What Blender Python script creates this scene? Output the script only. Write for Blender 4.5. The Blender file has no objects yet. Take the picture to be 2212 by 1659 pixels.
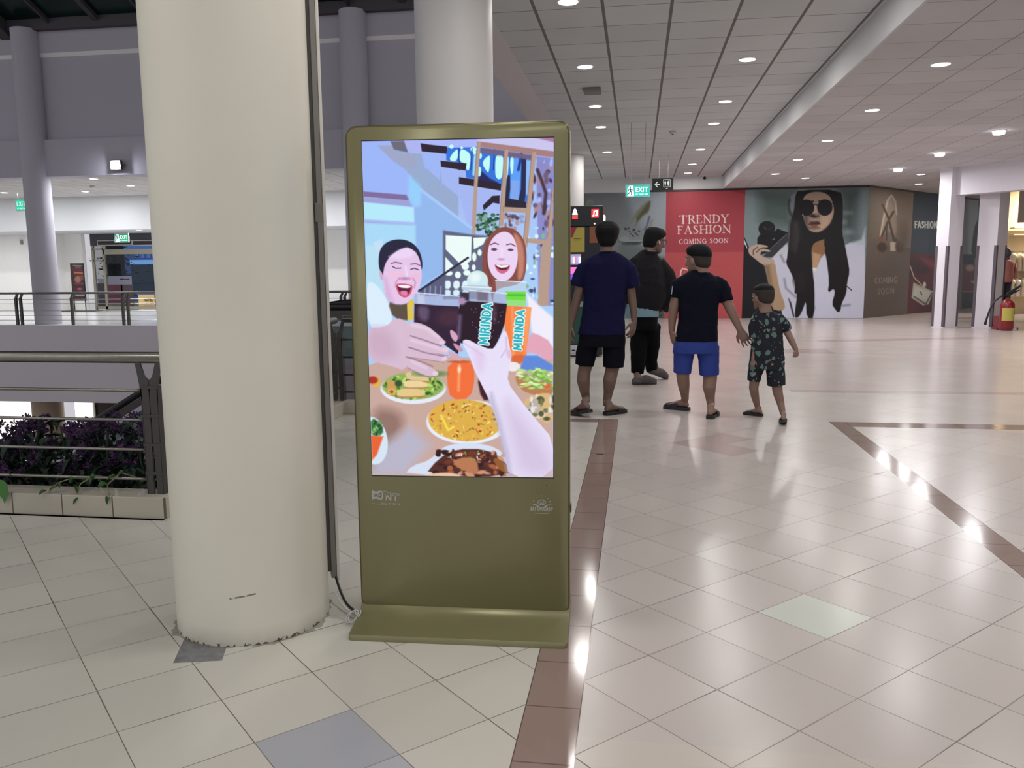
import bpy, bmesh, math, random
import numpy as np
from mathutils import Vector, Matrix
random.seed(7)
PI = math.pi
rad = math.radians
scn = bpy.context.scene
COL = scn.collection

# ------------------------------------------------------------------ camera
CAM_H, FPX = 1.31, 1800.0
cR = Vector((0.98898241, 0.14776434, -0.00891602))
cU = Vector((-0.01136088, 0.13581447, 0.99066915))
cF = Vector((-0.14759649, 0.97965307, -0.13599686))
cd = bpy.data.cameras.new('camera'); cam = bpy.data.objects.new('camera', cd); COL.objects.link(cam)
cd.sensor_width = 36.0; cd.lens = FPX / 2212.0 * 36.0; cd.clip_start = 0.05; cd.clip_end = 300
M = Matrix((cR, cU, -cF)).transposed().to_4x4(); M.translation = Vector((0, 0, CAM_H))
cam.matrix_world = M
scn.camera = cam
def ray(px, py):
    return (cF * FPX + cR * (px - 1106.0) - cU * (py - 829.5)).normalized()
def PY(px, py, Y):                # point on the vertical plane y = Y
    d = ray(px, py); return Vector((0, 0, CAM_H)) + d * (Y / d.y)
def PP(px, py, p, n):
    d = ray(px, py); c = Vector((0, 0, CAM_H)); n = Vector(n)
    return c + d * ((Vector(p) - c).dot(n) / d.dot(n))
def proj_np(X, Y, Z):
    v = np.stack([X, Y, Z - CAM_H], -1)
    f = v @ np.array(cF)
    return 1106 + FPX * (v @ np.array(cR)) / f, 829.5 - FPX * (v @ np.array(cU)) / f

# ------------------------------------------------------------------ world, exposure, light levels
w = bpy.data.worlds.new('world'); scn.world = w; w.use_nodes = True
w.node_tree.nodes['Background'].inputs[0].default_value = (0.82, 0.82, 0.87, 1)
w.node_tree.nodes['Background'].inputs[1].default_value = 0.70
scn.view_settings.view_transform = 'Standard'; scn.view_settings.look = 'None'
scn.view_settings.exposure = 0.0; scn.view_settings.gamma = 1.0
scn.view_settings.use_curve_mapping = False
LAMP_W = 16.0          # one downlight of the hall
LAMP_NEAR = 12.0       # downlights above and behind the camera
LAMP_FAR = 62.0       # downlights of the gallery across the atrium
POSTER_GAIN = 0.95

# ------------------------------------------------------------------ materials
def lin(c):
    r = [x / 255.0 for x in c[:3]]
    return tuple(x / 12.92 if x <= 0.04045 else ((x + 0.055) / 1.055) ** 2.4 for x in r) + (1.0,)
MATS = {}
def mat(name, rgb, rough=0.5, metal=0.0, spec=0.5, emit=0.0, noise=0.0, nscale=8.0, bump=0.0, bscale=60.0, coat=0.0, trans=0.0, alpha=1.0):
    if name in MATS: return MATS[name]
    m = bpy.data.materials.new(name); m.use_nodes = True; nt = m.node_tree
    b = nt.nodes['Principled BSDF']; c = lin(rgb)
    b.inputs['Base Color'].default_value = c
    b.inputs['Roughness'].default_value = rough; b.inputs['Metallic'].default_value = metal
    b.inputs['Specular IOR Level'].default_value = spec
    if coat: b.inputs['Coat Weight'].default_value = coat; b.inputs['Coat Roughness'].default_value = 0.08
    if trans: b.inputs['Transmission Weight'].default_value = trans
    if alpha < 1: b.inputs['Alpha'].default_value = alpha
    if emit:
        b.inputs['Emission Color'].default_value = c; b.inputs['Emission Strength'].default_value = emit
    tc = nt.nodes.new('ShaderNodeTexCoord')
    n = nt.nodes.new('ShaderNodeTexNoise'); n.inputs['Scale'].default_value = nscale; n.inputs['Detail'].default_value = 4
    nt.links.new(tc.outputs['Object'], n.inputs['Vector'])
    mx = nt.nodes.new('ShaderNodeMix'); mx.data_type = 'RGBA'
    k = 1 - max(noise, 0.02)
    mx.inputs[6].default_value = (c[0]*k, c[1]*k, c[2]*k, 1); k = 1 + max(noise, 0.02)
    mx.inputs[7].default_value = (min(c[0]*k, 1), min(c[1]*k, 1), min(c[2]*k, 1), 1)
    nt.links.new(n.outputs['Fac'], mx.inputs[0]); nt.links.new(mx.outputs[2], b.inputs['Base Color'])
    if bump:
        n2 = nt.nodes.new('ShaderNodeTexNoise'); n2.inputs['Scale'].default_value = bscale; n2.inputs['Detail'].default_value = 3
        nt.links.new(tc.outputs['Object'], n2.inputs['Vector'])
        bp = nt.nodes.new('ShaderNodeBump'); bp.inputs['Strength'].default_value = bump; bp.inputs['Distance'].default_value = 0.01
        nt.links.new(n2.outputs['Fac'], bp.inputs['Height']); nt.links.new(bp.outputs['Normal'], b.inputs['Normal'])
    MATS[name] = m; return m

class E:                                    # tiny math-node expressions
    nt = None
    def __init__(s, o): s.o = o
    @staticmethod
    def op(kind, *a):
        n = E.nt.nodes.new('ShaderNodeMath'); n.operation = kind
        for i, x in enumerate(a):
            if isinstance(x, E): E.nt.links.new(x.o, n.inputs[i])
            else: n.inputs[i].default_value = float(x)
        return E(n.outputs[0])
    def __add__(s, b): return E.op('ADD', s, b)
    def __sub__(s, b): return E.op('SUBTRACT', s, b)
    def __mul__(s, b): return E.op('MULTIPLY', s, b)
    def __truediv__(s, b): return E.op('DIVIDE', s, b)
    def fl(s): return E.op('FLOOR', s)
    def fr(s): return E.op('FRACT', s)
    def gt(s, b): return E.op('GREATER_THAN', s, b)
    def lt(s, b): return E.op('LESS_THAN', s, b)
    def mn(s, b): return E.op('MINIMUM', s, b)
    def mx(s, b): return E.op('MAXIMUM', s, b)
def btw(e, a, b): return e.gt(a) * e.lt(b)
def edge(f): return f.mn(E.op('SUBTRACT', 1.0, f))       # distance to the nearest cell border
def xyz(nt):
    tc = nt.nodes.new('ShaderNodeTexCoord'); sp = nt.nodes.new('ShaderNodeSeparateXYZ')
    nt.links.new(tc.outputs['Object'], sp.inputs[0]); return tc, E(sp.outputs[0]), E(sp.outputs[1]), E(sp.outputs[2])
def cmix(nt, f, a, b):
    mx = nt.nodes.new('ShaderNodeMix'); mx.data_type = 'RGBA'
    if isinstance(f, E): nt.links.new(f.o, mx.inputs[0])
    else: mx.inputs[0].default_value = f
    for i, c in ((6, a), (7, b)):
        if isinstance(c, tuple): mx.inputs[i].default_value = c
        else: nt.links.new(c, mx.inputs[i])
    return mx.outputs[2]
def noise(nt, tc, scale, detail=3):
    n = nt.nodes.new('ShaderNodeTexNoise'); n.inputs['Scale'].default_value = scale; n.inputs['Detail'].default_value = detail
    nt.links.new(tc.outputs['Object'], n.inputs['Vector']); return E(n.outputs['Fac'])

def floor_material():
    m = bpy.data.materials.new('floor_tiles'); m.use_nodes = True; nt = m.node_tree; E.nt = nt
    b = nt.nodes['Principled BSDF']; tc, x, y, z = xyz(nt)
    k = 1 / (math.sqrt(2) * 0.2965)
    u = (x + y) * k; v = (y - x) * k
    left = x.lt(-0.24)
    u = u - (left * (0.385 - 0.64) + 0.64); v = v - (left * (0.385 - 0.395) + 0.395)
    iu, iv = u.fl(), v.fl()
    d = edge(u.fr()).mn(edge(v.fr()))
    n_l = noise(nt, tc, 2.3, 4); n_s = noise(nt, tc, 0.45, 3)
    grout = d.lt(E.op('MULTIPLY', (n_l - 0.25).mx(0.22), 0.021))
    wn = nt.nodes.new('ShaderNodeTexWhiteNoise'); wn.noise_dimensions = '2D'
    cb = nt.nodes.new('ShaderNodeCombineXYZ'); nt.links.new(iu.o, cb.inputs[0]); nt.links.new(iv.o, cb.inputs[1])
    nt.links.new(cb.outputs[0], wn.inputs['Vector']); r = E(wn.outputs['Value'])
    right = E.op('SUBTRACT', 1.0, left)
    def cell(a, c, a2=None, c2=None): return btw(iu, a - .5, (a2 or a) + .5) * btw(iv, c - .5, (c2 or c) + .5)
    base = cmix(nt, left, lin((196, 188, 183)), lin((205, 203, 194)))
    cream = y.lt(2.2) * right
    base = cmix(nt, cream * 0.6, base, lin((200, 192, 182)))
    pink = (right * y.gt(9.3) * x.gt(1.6)) * 0.55
    base = cmix(nt, pink, base, lin((192, 178, 174)))
    base = cmix(nt, r * 0.16, base, lin((150, 140, 138)))
    base = cmix(nt, (n_s - 0.35).mx(0.0) * 0.5, base, lin((150, 140, 138)))
    base = cmix(nt, cell(8, 5) * right, base, lin((198, 203, 194)))
    base = cmix(nt, cell(2, 6) * left, base, lin((168, 170, 178)))
    base = cmix(nt, cell(2, 5) * left, base, lin((176, 178, 184)))
    br = (cell(15, 12, 16, 13) - cell(16, 12)) * right
    base = cmix(nt, br * 0.6, base, lin((168, 148, 145)))
    gl = cmix(nt, r, lin((92, 84, 78)), lin((140, 130, 122)))
    col = cmix(nt, grout, base, gl)
    # brown border strips with their own joints
    s1 = btw(x, -0.322, -0.153) * y.lt(7.26); s2 = btw(x, 1.628, 1.768) * y.lt(7.32)
    s3 = btw(y, 7.10, 7.26) * btw(x, -2.4, -0.153); s4 = btw(y, 7.10, 7.32) * x.gt(1.628)
    s5 = btw(y, 9.05, 9.25) * x.gt(1.628); s6 = btw(y, 13.2, 13.9) * btw(x, 1.9, 3.0); s7 = btw(y - x * 0.28, 14.3, 14.75) * btw(x, 3.2, 6.2)
    j1 = edge(((y - 2.059) / 0.2925).fr()).lt(0.009); j2 = edge((x / 0.2925).fr()).lt(0.009)
    vert = s1.mx(s2); hor = s3.mx(s4)
    pat = s6.mx(s7).mx(s5)
    strip = cmix(nt, r * 0.35, lin((148, 128, 120)), lin((132, 112, 104)))
    strip = cmix(nt, (vert * j1).mx(hor * j2), strip, lin((105, 90, 84)))
    e1 = (edge(((x + 0.322) / 0.169).fr()).lt(0.02) * s1).mx(edge(((x - 1.628) / 0.14).fr()).lt(0.02) * s2)
    strip = cmix(nt, e1, strip, lin((96, 82, 76)))
    col = cmix(nt, vert.mx(hor), col, strip)
    col = cmix(nt, pat * 0.6, col, lin((158, 136, 132)))
    # dirty patch with its own shape beside the pillar foot
    dx = x + 1.487; dy = y - 2.555
    px_ = btw(dx + dy * 0.35, -0.085, 0.085) * btw(dy - dx * 0.25, -0.075, 0.13)
    col = cmix(nt, px_, col, cmix(nt, noise(nt, tc, 35), lin((88, 88, 92)), lin((140, 140, 142))))
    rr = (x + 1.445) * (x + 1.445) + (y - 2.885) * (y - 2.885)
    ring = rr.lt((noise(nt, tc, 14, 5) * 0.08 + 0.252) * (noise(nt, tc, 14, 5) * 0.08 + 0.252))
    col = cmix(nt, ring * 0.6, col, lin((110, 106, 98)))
    nt.links.new(col, b.inputs['Base Color'])
    vh = vert.mx(hor); ro = (n_l * 0.04 + 0.215 + grout * E.op('SUBTRACT', 1.0, vh) * 0.3 - vh * 0.12)
    nt.links.new(ro.o, b.inputs['Roughness'])
    b.inputs['Specular IOR Level'].default_value = 0.38
    bp = nt.nodes.new('ShaderNodeBump'); bp.inputs['Strength'].default_value = 0.25; bp.inputs['Distance'].default_value = 0.003
    h = E.op('SUBTRACT', 1.0, grout * E.op('SUBTRACT', 1.0, vert.mx(hor).mx(px_))) + noise(nt, tc, 5, 2) * 0.35 + r * E.op('SUBTRACT', 0.25, vert.mx(hor) * 0.25)
    nt.links.new(h.o, bp.inputs['Height']); nt.links.new(bp.outputs['Normal'], b.inputs['Normal'])
    return m

def ceiling_material(name, x0, y0, wx, wy, rgb, line, step=0.61, stepy=0.6055, soft=0.0):
    m = bpy.data.materials.new(name); m.use_nodes = True; nt = m.node_tree; E.nt = nt
    b = nt.nodes['Principled BSDF']; tc, x, y, z = xyz(nt)
    u = (x - x0) / step; v = (y - y0) / stepy
    g = edge(u.fr()).lt(wx / step / 2).mx(edge(v.fr()).lt(wy / stepy / 2))
    wn = nt.nodes.new('ShaderNodeTexWhiteNoise'); wn.noise_dimensions = '2D'
    cb = nt.nodes.new('ShaderNodeCombineXYZ'); nt.links.new(u.fl().o, cb.inputs[0]); nt.links.new(v.fl().o, cb.inputs[1])
    nt.links.new(cb.outputs[0], wn.inputs['Vector']); r = E(wn.outputs['Value'])
    c = lin(rgb); base = cmix(nt, r, tuple(q * 0.95 for q in c[:3]) + (1,), tuple(min(1, q * 1.04) for q in c[:3]) + (1,))
    base = cmix(nt, noise(nt, tc, 1.1) * 0.25, base, lin((120, 110, 110)))
    nt.links.new(cmix(nt, g * (1 - soft), base, lin(line)), b.inputs['Base Color'])
    b.inputs['Roughness'].default_value = 0.85; b.inputs['Specular IOR Level'].default_value = 0.2
    return m

# ------------------------------------------------------------------ mesh helpers
def place(name, me, m=None, parent=None, smooth=False, mods=None):
    o = bpy.data.objects.new(name, me); COL.objects.link(o)
    if m is not None and not me.materials: me.materials.append(m)
    if smooth: me.polygons.foreach_set('use_smooth', [True] * len(me.polygons))
    if parent is not None: o.parent = parent; o.matrix_parent_inverse = parent.matrix_world.inverted()
    return o
def tag(o, label=None, cat=None, group=None, kind=None):
    if label: o['label'] = label
    if cat: o['category'] = cat
    if group: o['group'] = group
    if kind: o['kind'] = kind
    return o
def thing(name, label, cat, loc=(0, 0, 0), group=None):
    o = bpy.data.objects.new(name, None); COL.objects.link(o); o.location = loc; o.empty_display_size = 0.1
    o.matrix_world = Matrix.Translation(Vector(loc))
    return tag(o, label, cat, group)
class MB:
    def __init__(s): s.v = []; s.f = []
    def add(s, vs, fs):
        n = len(s.v); s.v += [tuple(v) for v in vs]; s.f += [tuple(n + i for i in f) for f in fs]; return s
    def box(s, a, b, rot=0, piv=None):
        x0, y0, z0 = a; x1, y1, z1 = b
        vs = [(x0,y0,z0),(x1,y0,z0),(x1,y1,z0),(x0,y1,z0),(x0,y0,z1),(x1,y0,z1),(x1,y1,z1),(x0,y1,z1)]
        if rot:
            p = piv or ((x0+x1)/2, (y0+y1)/2); c, q = math.cos(rot), math.sin(rot)
            vs = [(p[0]+(x-p[0])*c-(y-p[1])*q, p[1]+(x-p[0])*q+(y-p[1])*c, z) for x, y, z in vs]
        return s.add(vs, [(0,3,2,1),(4,5,6,7),(0,1,5,4),(1,2,6,5),(2,3,7,6),(3,0,4,7)])
    def prism(s, pts, z0, z1):
        n = len(pts); vs = [(p[0], p[1], z0) for p in pts] + [(p[0], p[1], z1) for p in pts]
        return s.add(vs, [tuple(range(n))[::-1], tuple(range(n, 2*n))] + [(i, (i+1) % n, n+(i+1) % n, n+i) for i in range(n)])
    def ext(s, pts, d):                        # closed outline of 3d points extruded along vector d
        n = len(pts); d = Vector(d); vs = [tuple(Vector(p)) for p in pts] + [tuple(Vector(p)+d) for p in pts]
        return s.add(vs, [tuple(range(n))[::-1], tuple(range(n, 2*n))] + [(i, (i+1) % n, n+(i+1) % n, n+i) for i in range(n)])
    def rings(s, R, cap=True, closed=False):
        n = len(R[0]); b = len(s.v)
        for r in R: s.v += [tuple(p) for p in r]
        for k in range(len(R) - 1):
            for i in range(n):
                j = (i + 1) % n
                s.f.append((b+k*n+i, b+k*n+j, b+(k+1)*n+j, b+(k+1)*n+i))
        if cap: s.f.append(tuple(b+i for i in range(n))[::-1]); s.f.append(tuple(b+(len(R)-1)*n+i for i in range(n)))
        return s
    def cyl(s, x, y, z0, z1, r, n=32, r2=None):
        r2 = r if r2 is None else r2
        return s.rings([[(x+q*math.cos(2*PI*i/n), y+q*math.sin(2*PI*i/n), z) for i in range(n)] for q, z in ((r, z0), (r2, z1))])
    def lathe(s, x, y, prof, n=32):
        return s.rings([[(x+q*math.cos(2*PI*i/n), y+q*math.sin(2*PI*i/n), z) for i in range(n)] for q, z in prof])
    def tube(s, pts, r, n=12, flat=None, up=None, round_ends=False):
        P = [Vector(p) for p in pts]; rs = r if isinstance(r, (list, tuple)) else [r]*len(P)
        fl = flat if isinstance(flat, (list, tuple)) else [flat or 1.0]*len(P)
        if round_ends:
            a = (P[0]-P[1]).normalized(); c = (P[-1]-P[-2]).normalized()
            P = [P[0]+a*rs[0]*0.9, P[0]+a*rs[0]*0.6] + P + [P[-1]+c*rs[-1]*0.6, P[-1]+c*rs[-1]*0.9]
            rs = [rs[0]*0.35, rs[0]*0.8] + list(rs) + [rs[-1]*0.8, rs[-1]*0.35]; fl = [fl[0]]*2 + list(fl) + [fl[-1]]*2
        U = None; R = []
        for i, p in enumerate(P):
            t = (P[min(i+1, len(P)-1)] - P[max(i-1, 0)]).normalized()
            if U is None:
                U = Vector(up) if up else (Vector((0, 0, 1)) if abs(t.z) < 0.8 else Vector((0, 1, 0)))
            U = (U - t*U.dot(t)).normalized(); W = t.cross(U)
            R.append([p + U*math.cos(2*PI*k/n)*rs[i]*fl[i] + W*math.sin(2*PI*k/n)*rs[i] for k in range(n)])
        return s.rings(R)
    def ball(s, c, r, n=16, m=10, rot=None):
        rx, ry, rz = (r, r, r) if not isinstance(r, (tuple, list)) else r
        R = []
        for k in range(1, m):
            a = PI*k/m - PI/2
            ring = [Vector((rx*math.cos(a)*math.cos(2*PI*i/n), ry*math.cos(a)*math.sin(2*PI*i/n), rz*math.sin(a))) for i in range(n)]
            if rot is not None: ring = [rot @ p for p in ring]
            R.append([Vector(c)+p for p in ring])
        return s.rings(R)
    def disc(s, c, r, n=24, ax='z', up=True):
        c = Vector(c); vs = []
        for i in range(n):
            a = 2*PI*i/n*(1 if up else -1); q = (r*math.cos(a), r*math.sin(a))
            vs.append(c + (Vector((q[0], q[1], 0)) if ax == 'z' else Vector((q[0], 0, q[1])) if ax == 'y' else Vector((0, q[0], q[1]))))
        return s.add(vs, [tuple(range(n))])
    def build(s, name, m=None, parent=None, smooth=False, bevel=0.0, seg=2, auto=None):
        me = bpy.data.meshes.new(name); me.from_pydata(s.v, [], s.f); me.validate(); me.update()
        o = place(name, me, m, parent, smooth or auto is not None)
        if auto is not None:
            bm = bmesh.new(); bm.from_mesh(me)
            for e in bm.edges: e.smooth = len(e.link_faces) == 2 and e.calc_face_angle(0) < rad(auto)
            bm.to_mesh(me); bm.free()
        if bevel:
            bv = o.modifiers.new('bevel', 'BEVEL'); bv.width = bevel; bv.segments = seg; bv.limit_method = 'ANGLE'
        return o
def structure(name, mb, m, **k): return tag(mb.build(name, m, **k), kind='structure')

# ------------------------------------------------------------------ painted flat pictures (posters, screens): colours per vertex
GLY = {  # strokes on a 0..1 box: (thick?, points)
 'T': (.9, [(1,[(.45,0),(.45,1)]),(0,[(0,.96),(.9,.96)]),(0,[(.01,.84),(.01,.98)]),(0,[(.89,.84),(.89,.98)]),(0,[(.3,.02),(.6,.02)])]),
 'R': (.85, [(1,[(.16,0),(.16,1)]),(0,[(.16,.97),(.5,.97),(.66,.86),(.68,.74),(.6,.58),(.45,.52),(.16,.5)]),(1,[(.62,.62),(.7,.76),(.62,.9)]),(1,[(.4,.52),(.82,.03)]),(0,[(0,.02),(.32,.02)]),(0,[(0,.98),(.3,.98)])]),
 'E': (.72, [(1,[(.16,0),(.16,1)]),(0,[(0,.97),(.64,.97),(.64,.84)]),(0,[(.16,.52),(.5,.52)]),(0,[(0,.03),(.68,.03),(.7,.18)])]),
 'N': (1.0, [(0,[(.14,0),(.14,1)]),(1,[(.1,.98),(.86,.03)]),(0,[(.86,0),(.86,1)]),(0,[(0,.02),(.28,.02)]),(0,[(.72,.98),(1,.98)])]),
 'D': (.92, [(1,[(.16,0),(.16,1)]),(0,[(0,.97),(.4,.97),(.66,.86)]),(1,[(.66,.88),(.82,.66),(.84,.45),(.72,.18)]),(0,[(.74,.18),(.5,.04),(0,.03)])]),
 'Y': (.9, [(1,[(.08,.98),(.44,.45)]),(0,[(.44,.45),(.82,.98)]),(1,[(.44,.48),(.44,0)]),(0,[(0,.98),(.24,.98)]),(0,[(.68,.98),(.92,.98)]),(0,[(.3,.02),(.6,.02)])]),
 'F': (.68, [(1,[(.16,0),(.16,1)]),(0,[(0,.97),(.62,.97),(.62,.84)]),(0,[(.16,.52),(.5,.52)]),(0,[(0,.02),(.32,.02)])]),
 'A': (.95, [(0,[(.12,.02),(.46,1)]),(1,[(.46,1),(.82,.02)]),(0,[(.24,.36),(.68,.36)]),(0,[(0,.02),(.26,.02)]),(0,[(.68,.02),(.96,.02)])]),
 'S': (.62, [(0,[(.52,.8),(.46,.95),(.28,.99),(.12,.9)]),(1,[(.12,.92),(.1,.74),(.28,.56),(.46,.42),(.54,.26),(.46,.1)]),(0,[(.46,.08),(.26,.01),(.08,.06),(.04,.24)])]),
 'H': (1.0, [(1,[(.16,0),(.16,1)]),(1,[(.84,0),(.84,1)]),(0,[(.16,.52),(.84,.52)]),(0,[(0,.02),(.32,.02)]),(0,[(0,.98),(.32,.98)]),(0,[(.68,.02),(1,.02)]),(0,[(.68,.98),(1,.98)])]),
 'I': (.34, [(1,[(.17,0),(.17,1)]),(0,[(0,.02),(.34,.02)]),(0,[(0,.98),(.34,.98)])]),
 'O': (1.0, [(1,[(.12,.3),(.08,.5),(.12,.72),(.26,.9)]),(0,[(.24,.9),(.5,1),(.76,.9)]),(1,[(.74,.9),(.9,.7),(.92,.5),(.88,.28),(.74,.1)]),(0,[(.76,.1),(.5,0),(.26,.1),(.12,.3)])]),
 'C': (.88, [(0,[(.82,.78),(.72,.93),(.5,1),(.26,.9)]),(1,[(.28,.9),(.12,.72),(.08,.5),(.13,.28),(.28,.1)]),(0,[(.26,.1),(.5,0),(.72,.06),(.84,.22)])]),
 'M': (1.15, [(0,[(.12,0),(.18,1)]),(1,[(.18,1),(.56,.08)]),(0,[(.56,.08),(.94,1)]),(1,[(.94,1),(1.02,0)]),(0,[(0,.02),(.26,.02)]),(0,[(.86,.02),(1.15,.02)])]),
 'G': (.95, [(0,[(.82,.78),(.72,.93),(.5,1),(.26,.9)]),(1,[(.28,.9),(.12,.72),(.08,.5),(.13,.28),(.28,.1)]),(0,[(.26,.1),(.5,0),(.78,.08)]),(1,[(.8,.06),(.8,.44)]),(0,[(.64,.44),(.94,.44)])]),
 'X': (.8, [(1,[(.05,1),(.75,0)]),(1,[(.75,1),(.05,0)])]),
 'P': (.7, [(1,[(.12,0),(.12,1)]),(1,[(.12,.95),(.5,.95),(.62,.74),(.5,.5),(.12,.5)])]),
 'U': (.8, [(1,[(.1,1),(.1,.3),(.2,.06),(.4,.02),(.6,.06),(.7,.3),(.7,1)])]),
 'L': (.6, [(1,[(.1,1),(.1,.05),(.55,.05)])]),
 'K': (.7, [(1,[(.1,0),(.1,1)]),(1,[(.6,1),(.12,.45)]),(1,[(.25,.58),(.62,0)])]),
 'V': (.8, [(1,[(.05,1),(.4,0),(.75,1)])]),
 'W': (1.1, [(1,[(.05,1),(.3,0),(.55,.9),(.8,0),(1.05,1)])]),
 '0': (.6, [(1,[(.3,1),(.1,.8),(.1,.2),(.3,0),(.5,.2),(.5,.8),(.3,1)])]),
 '8': (.6, [(1,[(.3,.52),(.12,.72),(.3,.98),(.48,.72),(.3,.52),(.1,.25),(.3,.02),(.5,.25),(.3,.52)])]),
 '6': (.6, [(1,[(.5,.95),(.15,.6),(.1,.25),(.3,.02),(.5,.25),(.3,.5),(.12,.35)])]),
 '2': (.6, [(1,[(.1,.8),(.3,1),(.5,.78),(.1,.03),(.52,.03)])]),
 '7': (.55, [(1,[(.05,.97),(.5,.97),(.2,0)])]),
 '3': (.6, [(1,[(.1,.9),(.3,1),(.48,.78),(.25,.53),(.5,.28),(.3,.02),(.08,.12)])]),
}
SANS = {'T': (.8,[(1,[(.4,0),(.4,.95)]),(1,[(0,.95),(.8,.95)])]), 'R': (.75,[(1,[(.1,0),(.1,.95),(.5,.95),(.62,.74),(.5,.5),(.1,.5)]),(1,[(.4,.5),(.68,0)])]),
 'E': (.62,[(1,[(.58,.95),(.1,.95),(.1,.04),(.6,.04)]),(1,[(.1,.5),(.5,.5)])]), 'N': (.82,[(1,[(.1,0),(.1,1),(.7,0),(.7,1)])]),
 'D': (.8,[(1,[(.1,.04),(.1,.95),(.4,.95),(.66,.75),(.68,.3),(.42,.04),(.1,.04)])]), 'F': (.62,[(1,[(.1,0),(.1,.95),(.58,.95)]),(1,[(.1,.5),(.48,.5)])]),
 'A': (.82,[(1,[(.04,0),(.4,1),(.76,0)]),(1,[(.18,.32),(.62,.32)])]), 'S': (.66,[(1,[(.58,.82),(.34,.98),(.1,.78),(.34,.54),(.58,.3),(.34,.03),(.06,.16)])]),
 'H': (.78,[(1,[(.1,0),(.1,1)]),(1,[(.66,0),(.66,1)]),(1,[(.1,.5),(.66,.5)])]), 'I': (.28,[(1,[(.14,0),(.14,1)])]),
 'O': (.9,[(1,[(.42,1),(.14,.8),(.08,.5),(.14,.2),(.42,0),(.72,.2),(.78,.5),(.72,.8),(.42,1)])]), 'C': (.76,[(1,[(.68,.84),(.42,1),(.14,.8),(.08,.5),(.14,.2),(.42,0),(.7,.18)])]),
 'M': (.95,[(1,[(.08,0),(.14,1),(.46,.25),(.78,1),(.86,0)])]), 'G': (.84,[(1,[(.7,.84),(.42,1),(.14,.8),(.08,.5),(.14,.2),(.42,0),(.7,.15),(.7,.45),(.48,.45)])]), 'Y': (.76,[(1,[(.05,1),(.38,.5),(.72,1)]),(1,[(.38,.5),(.38,0)])])}

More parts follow.
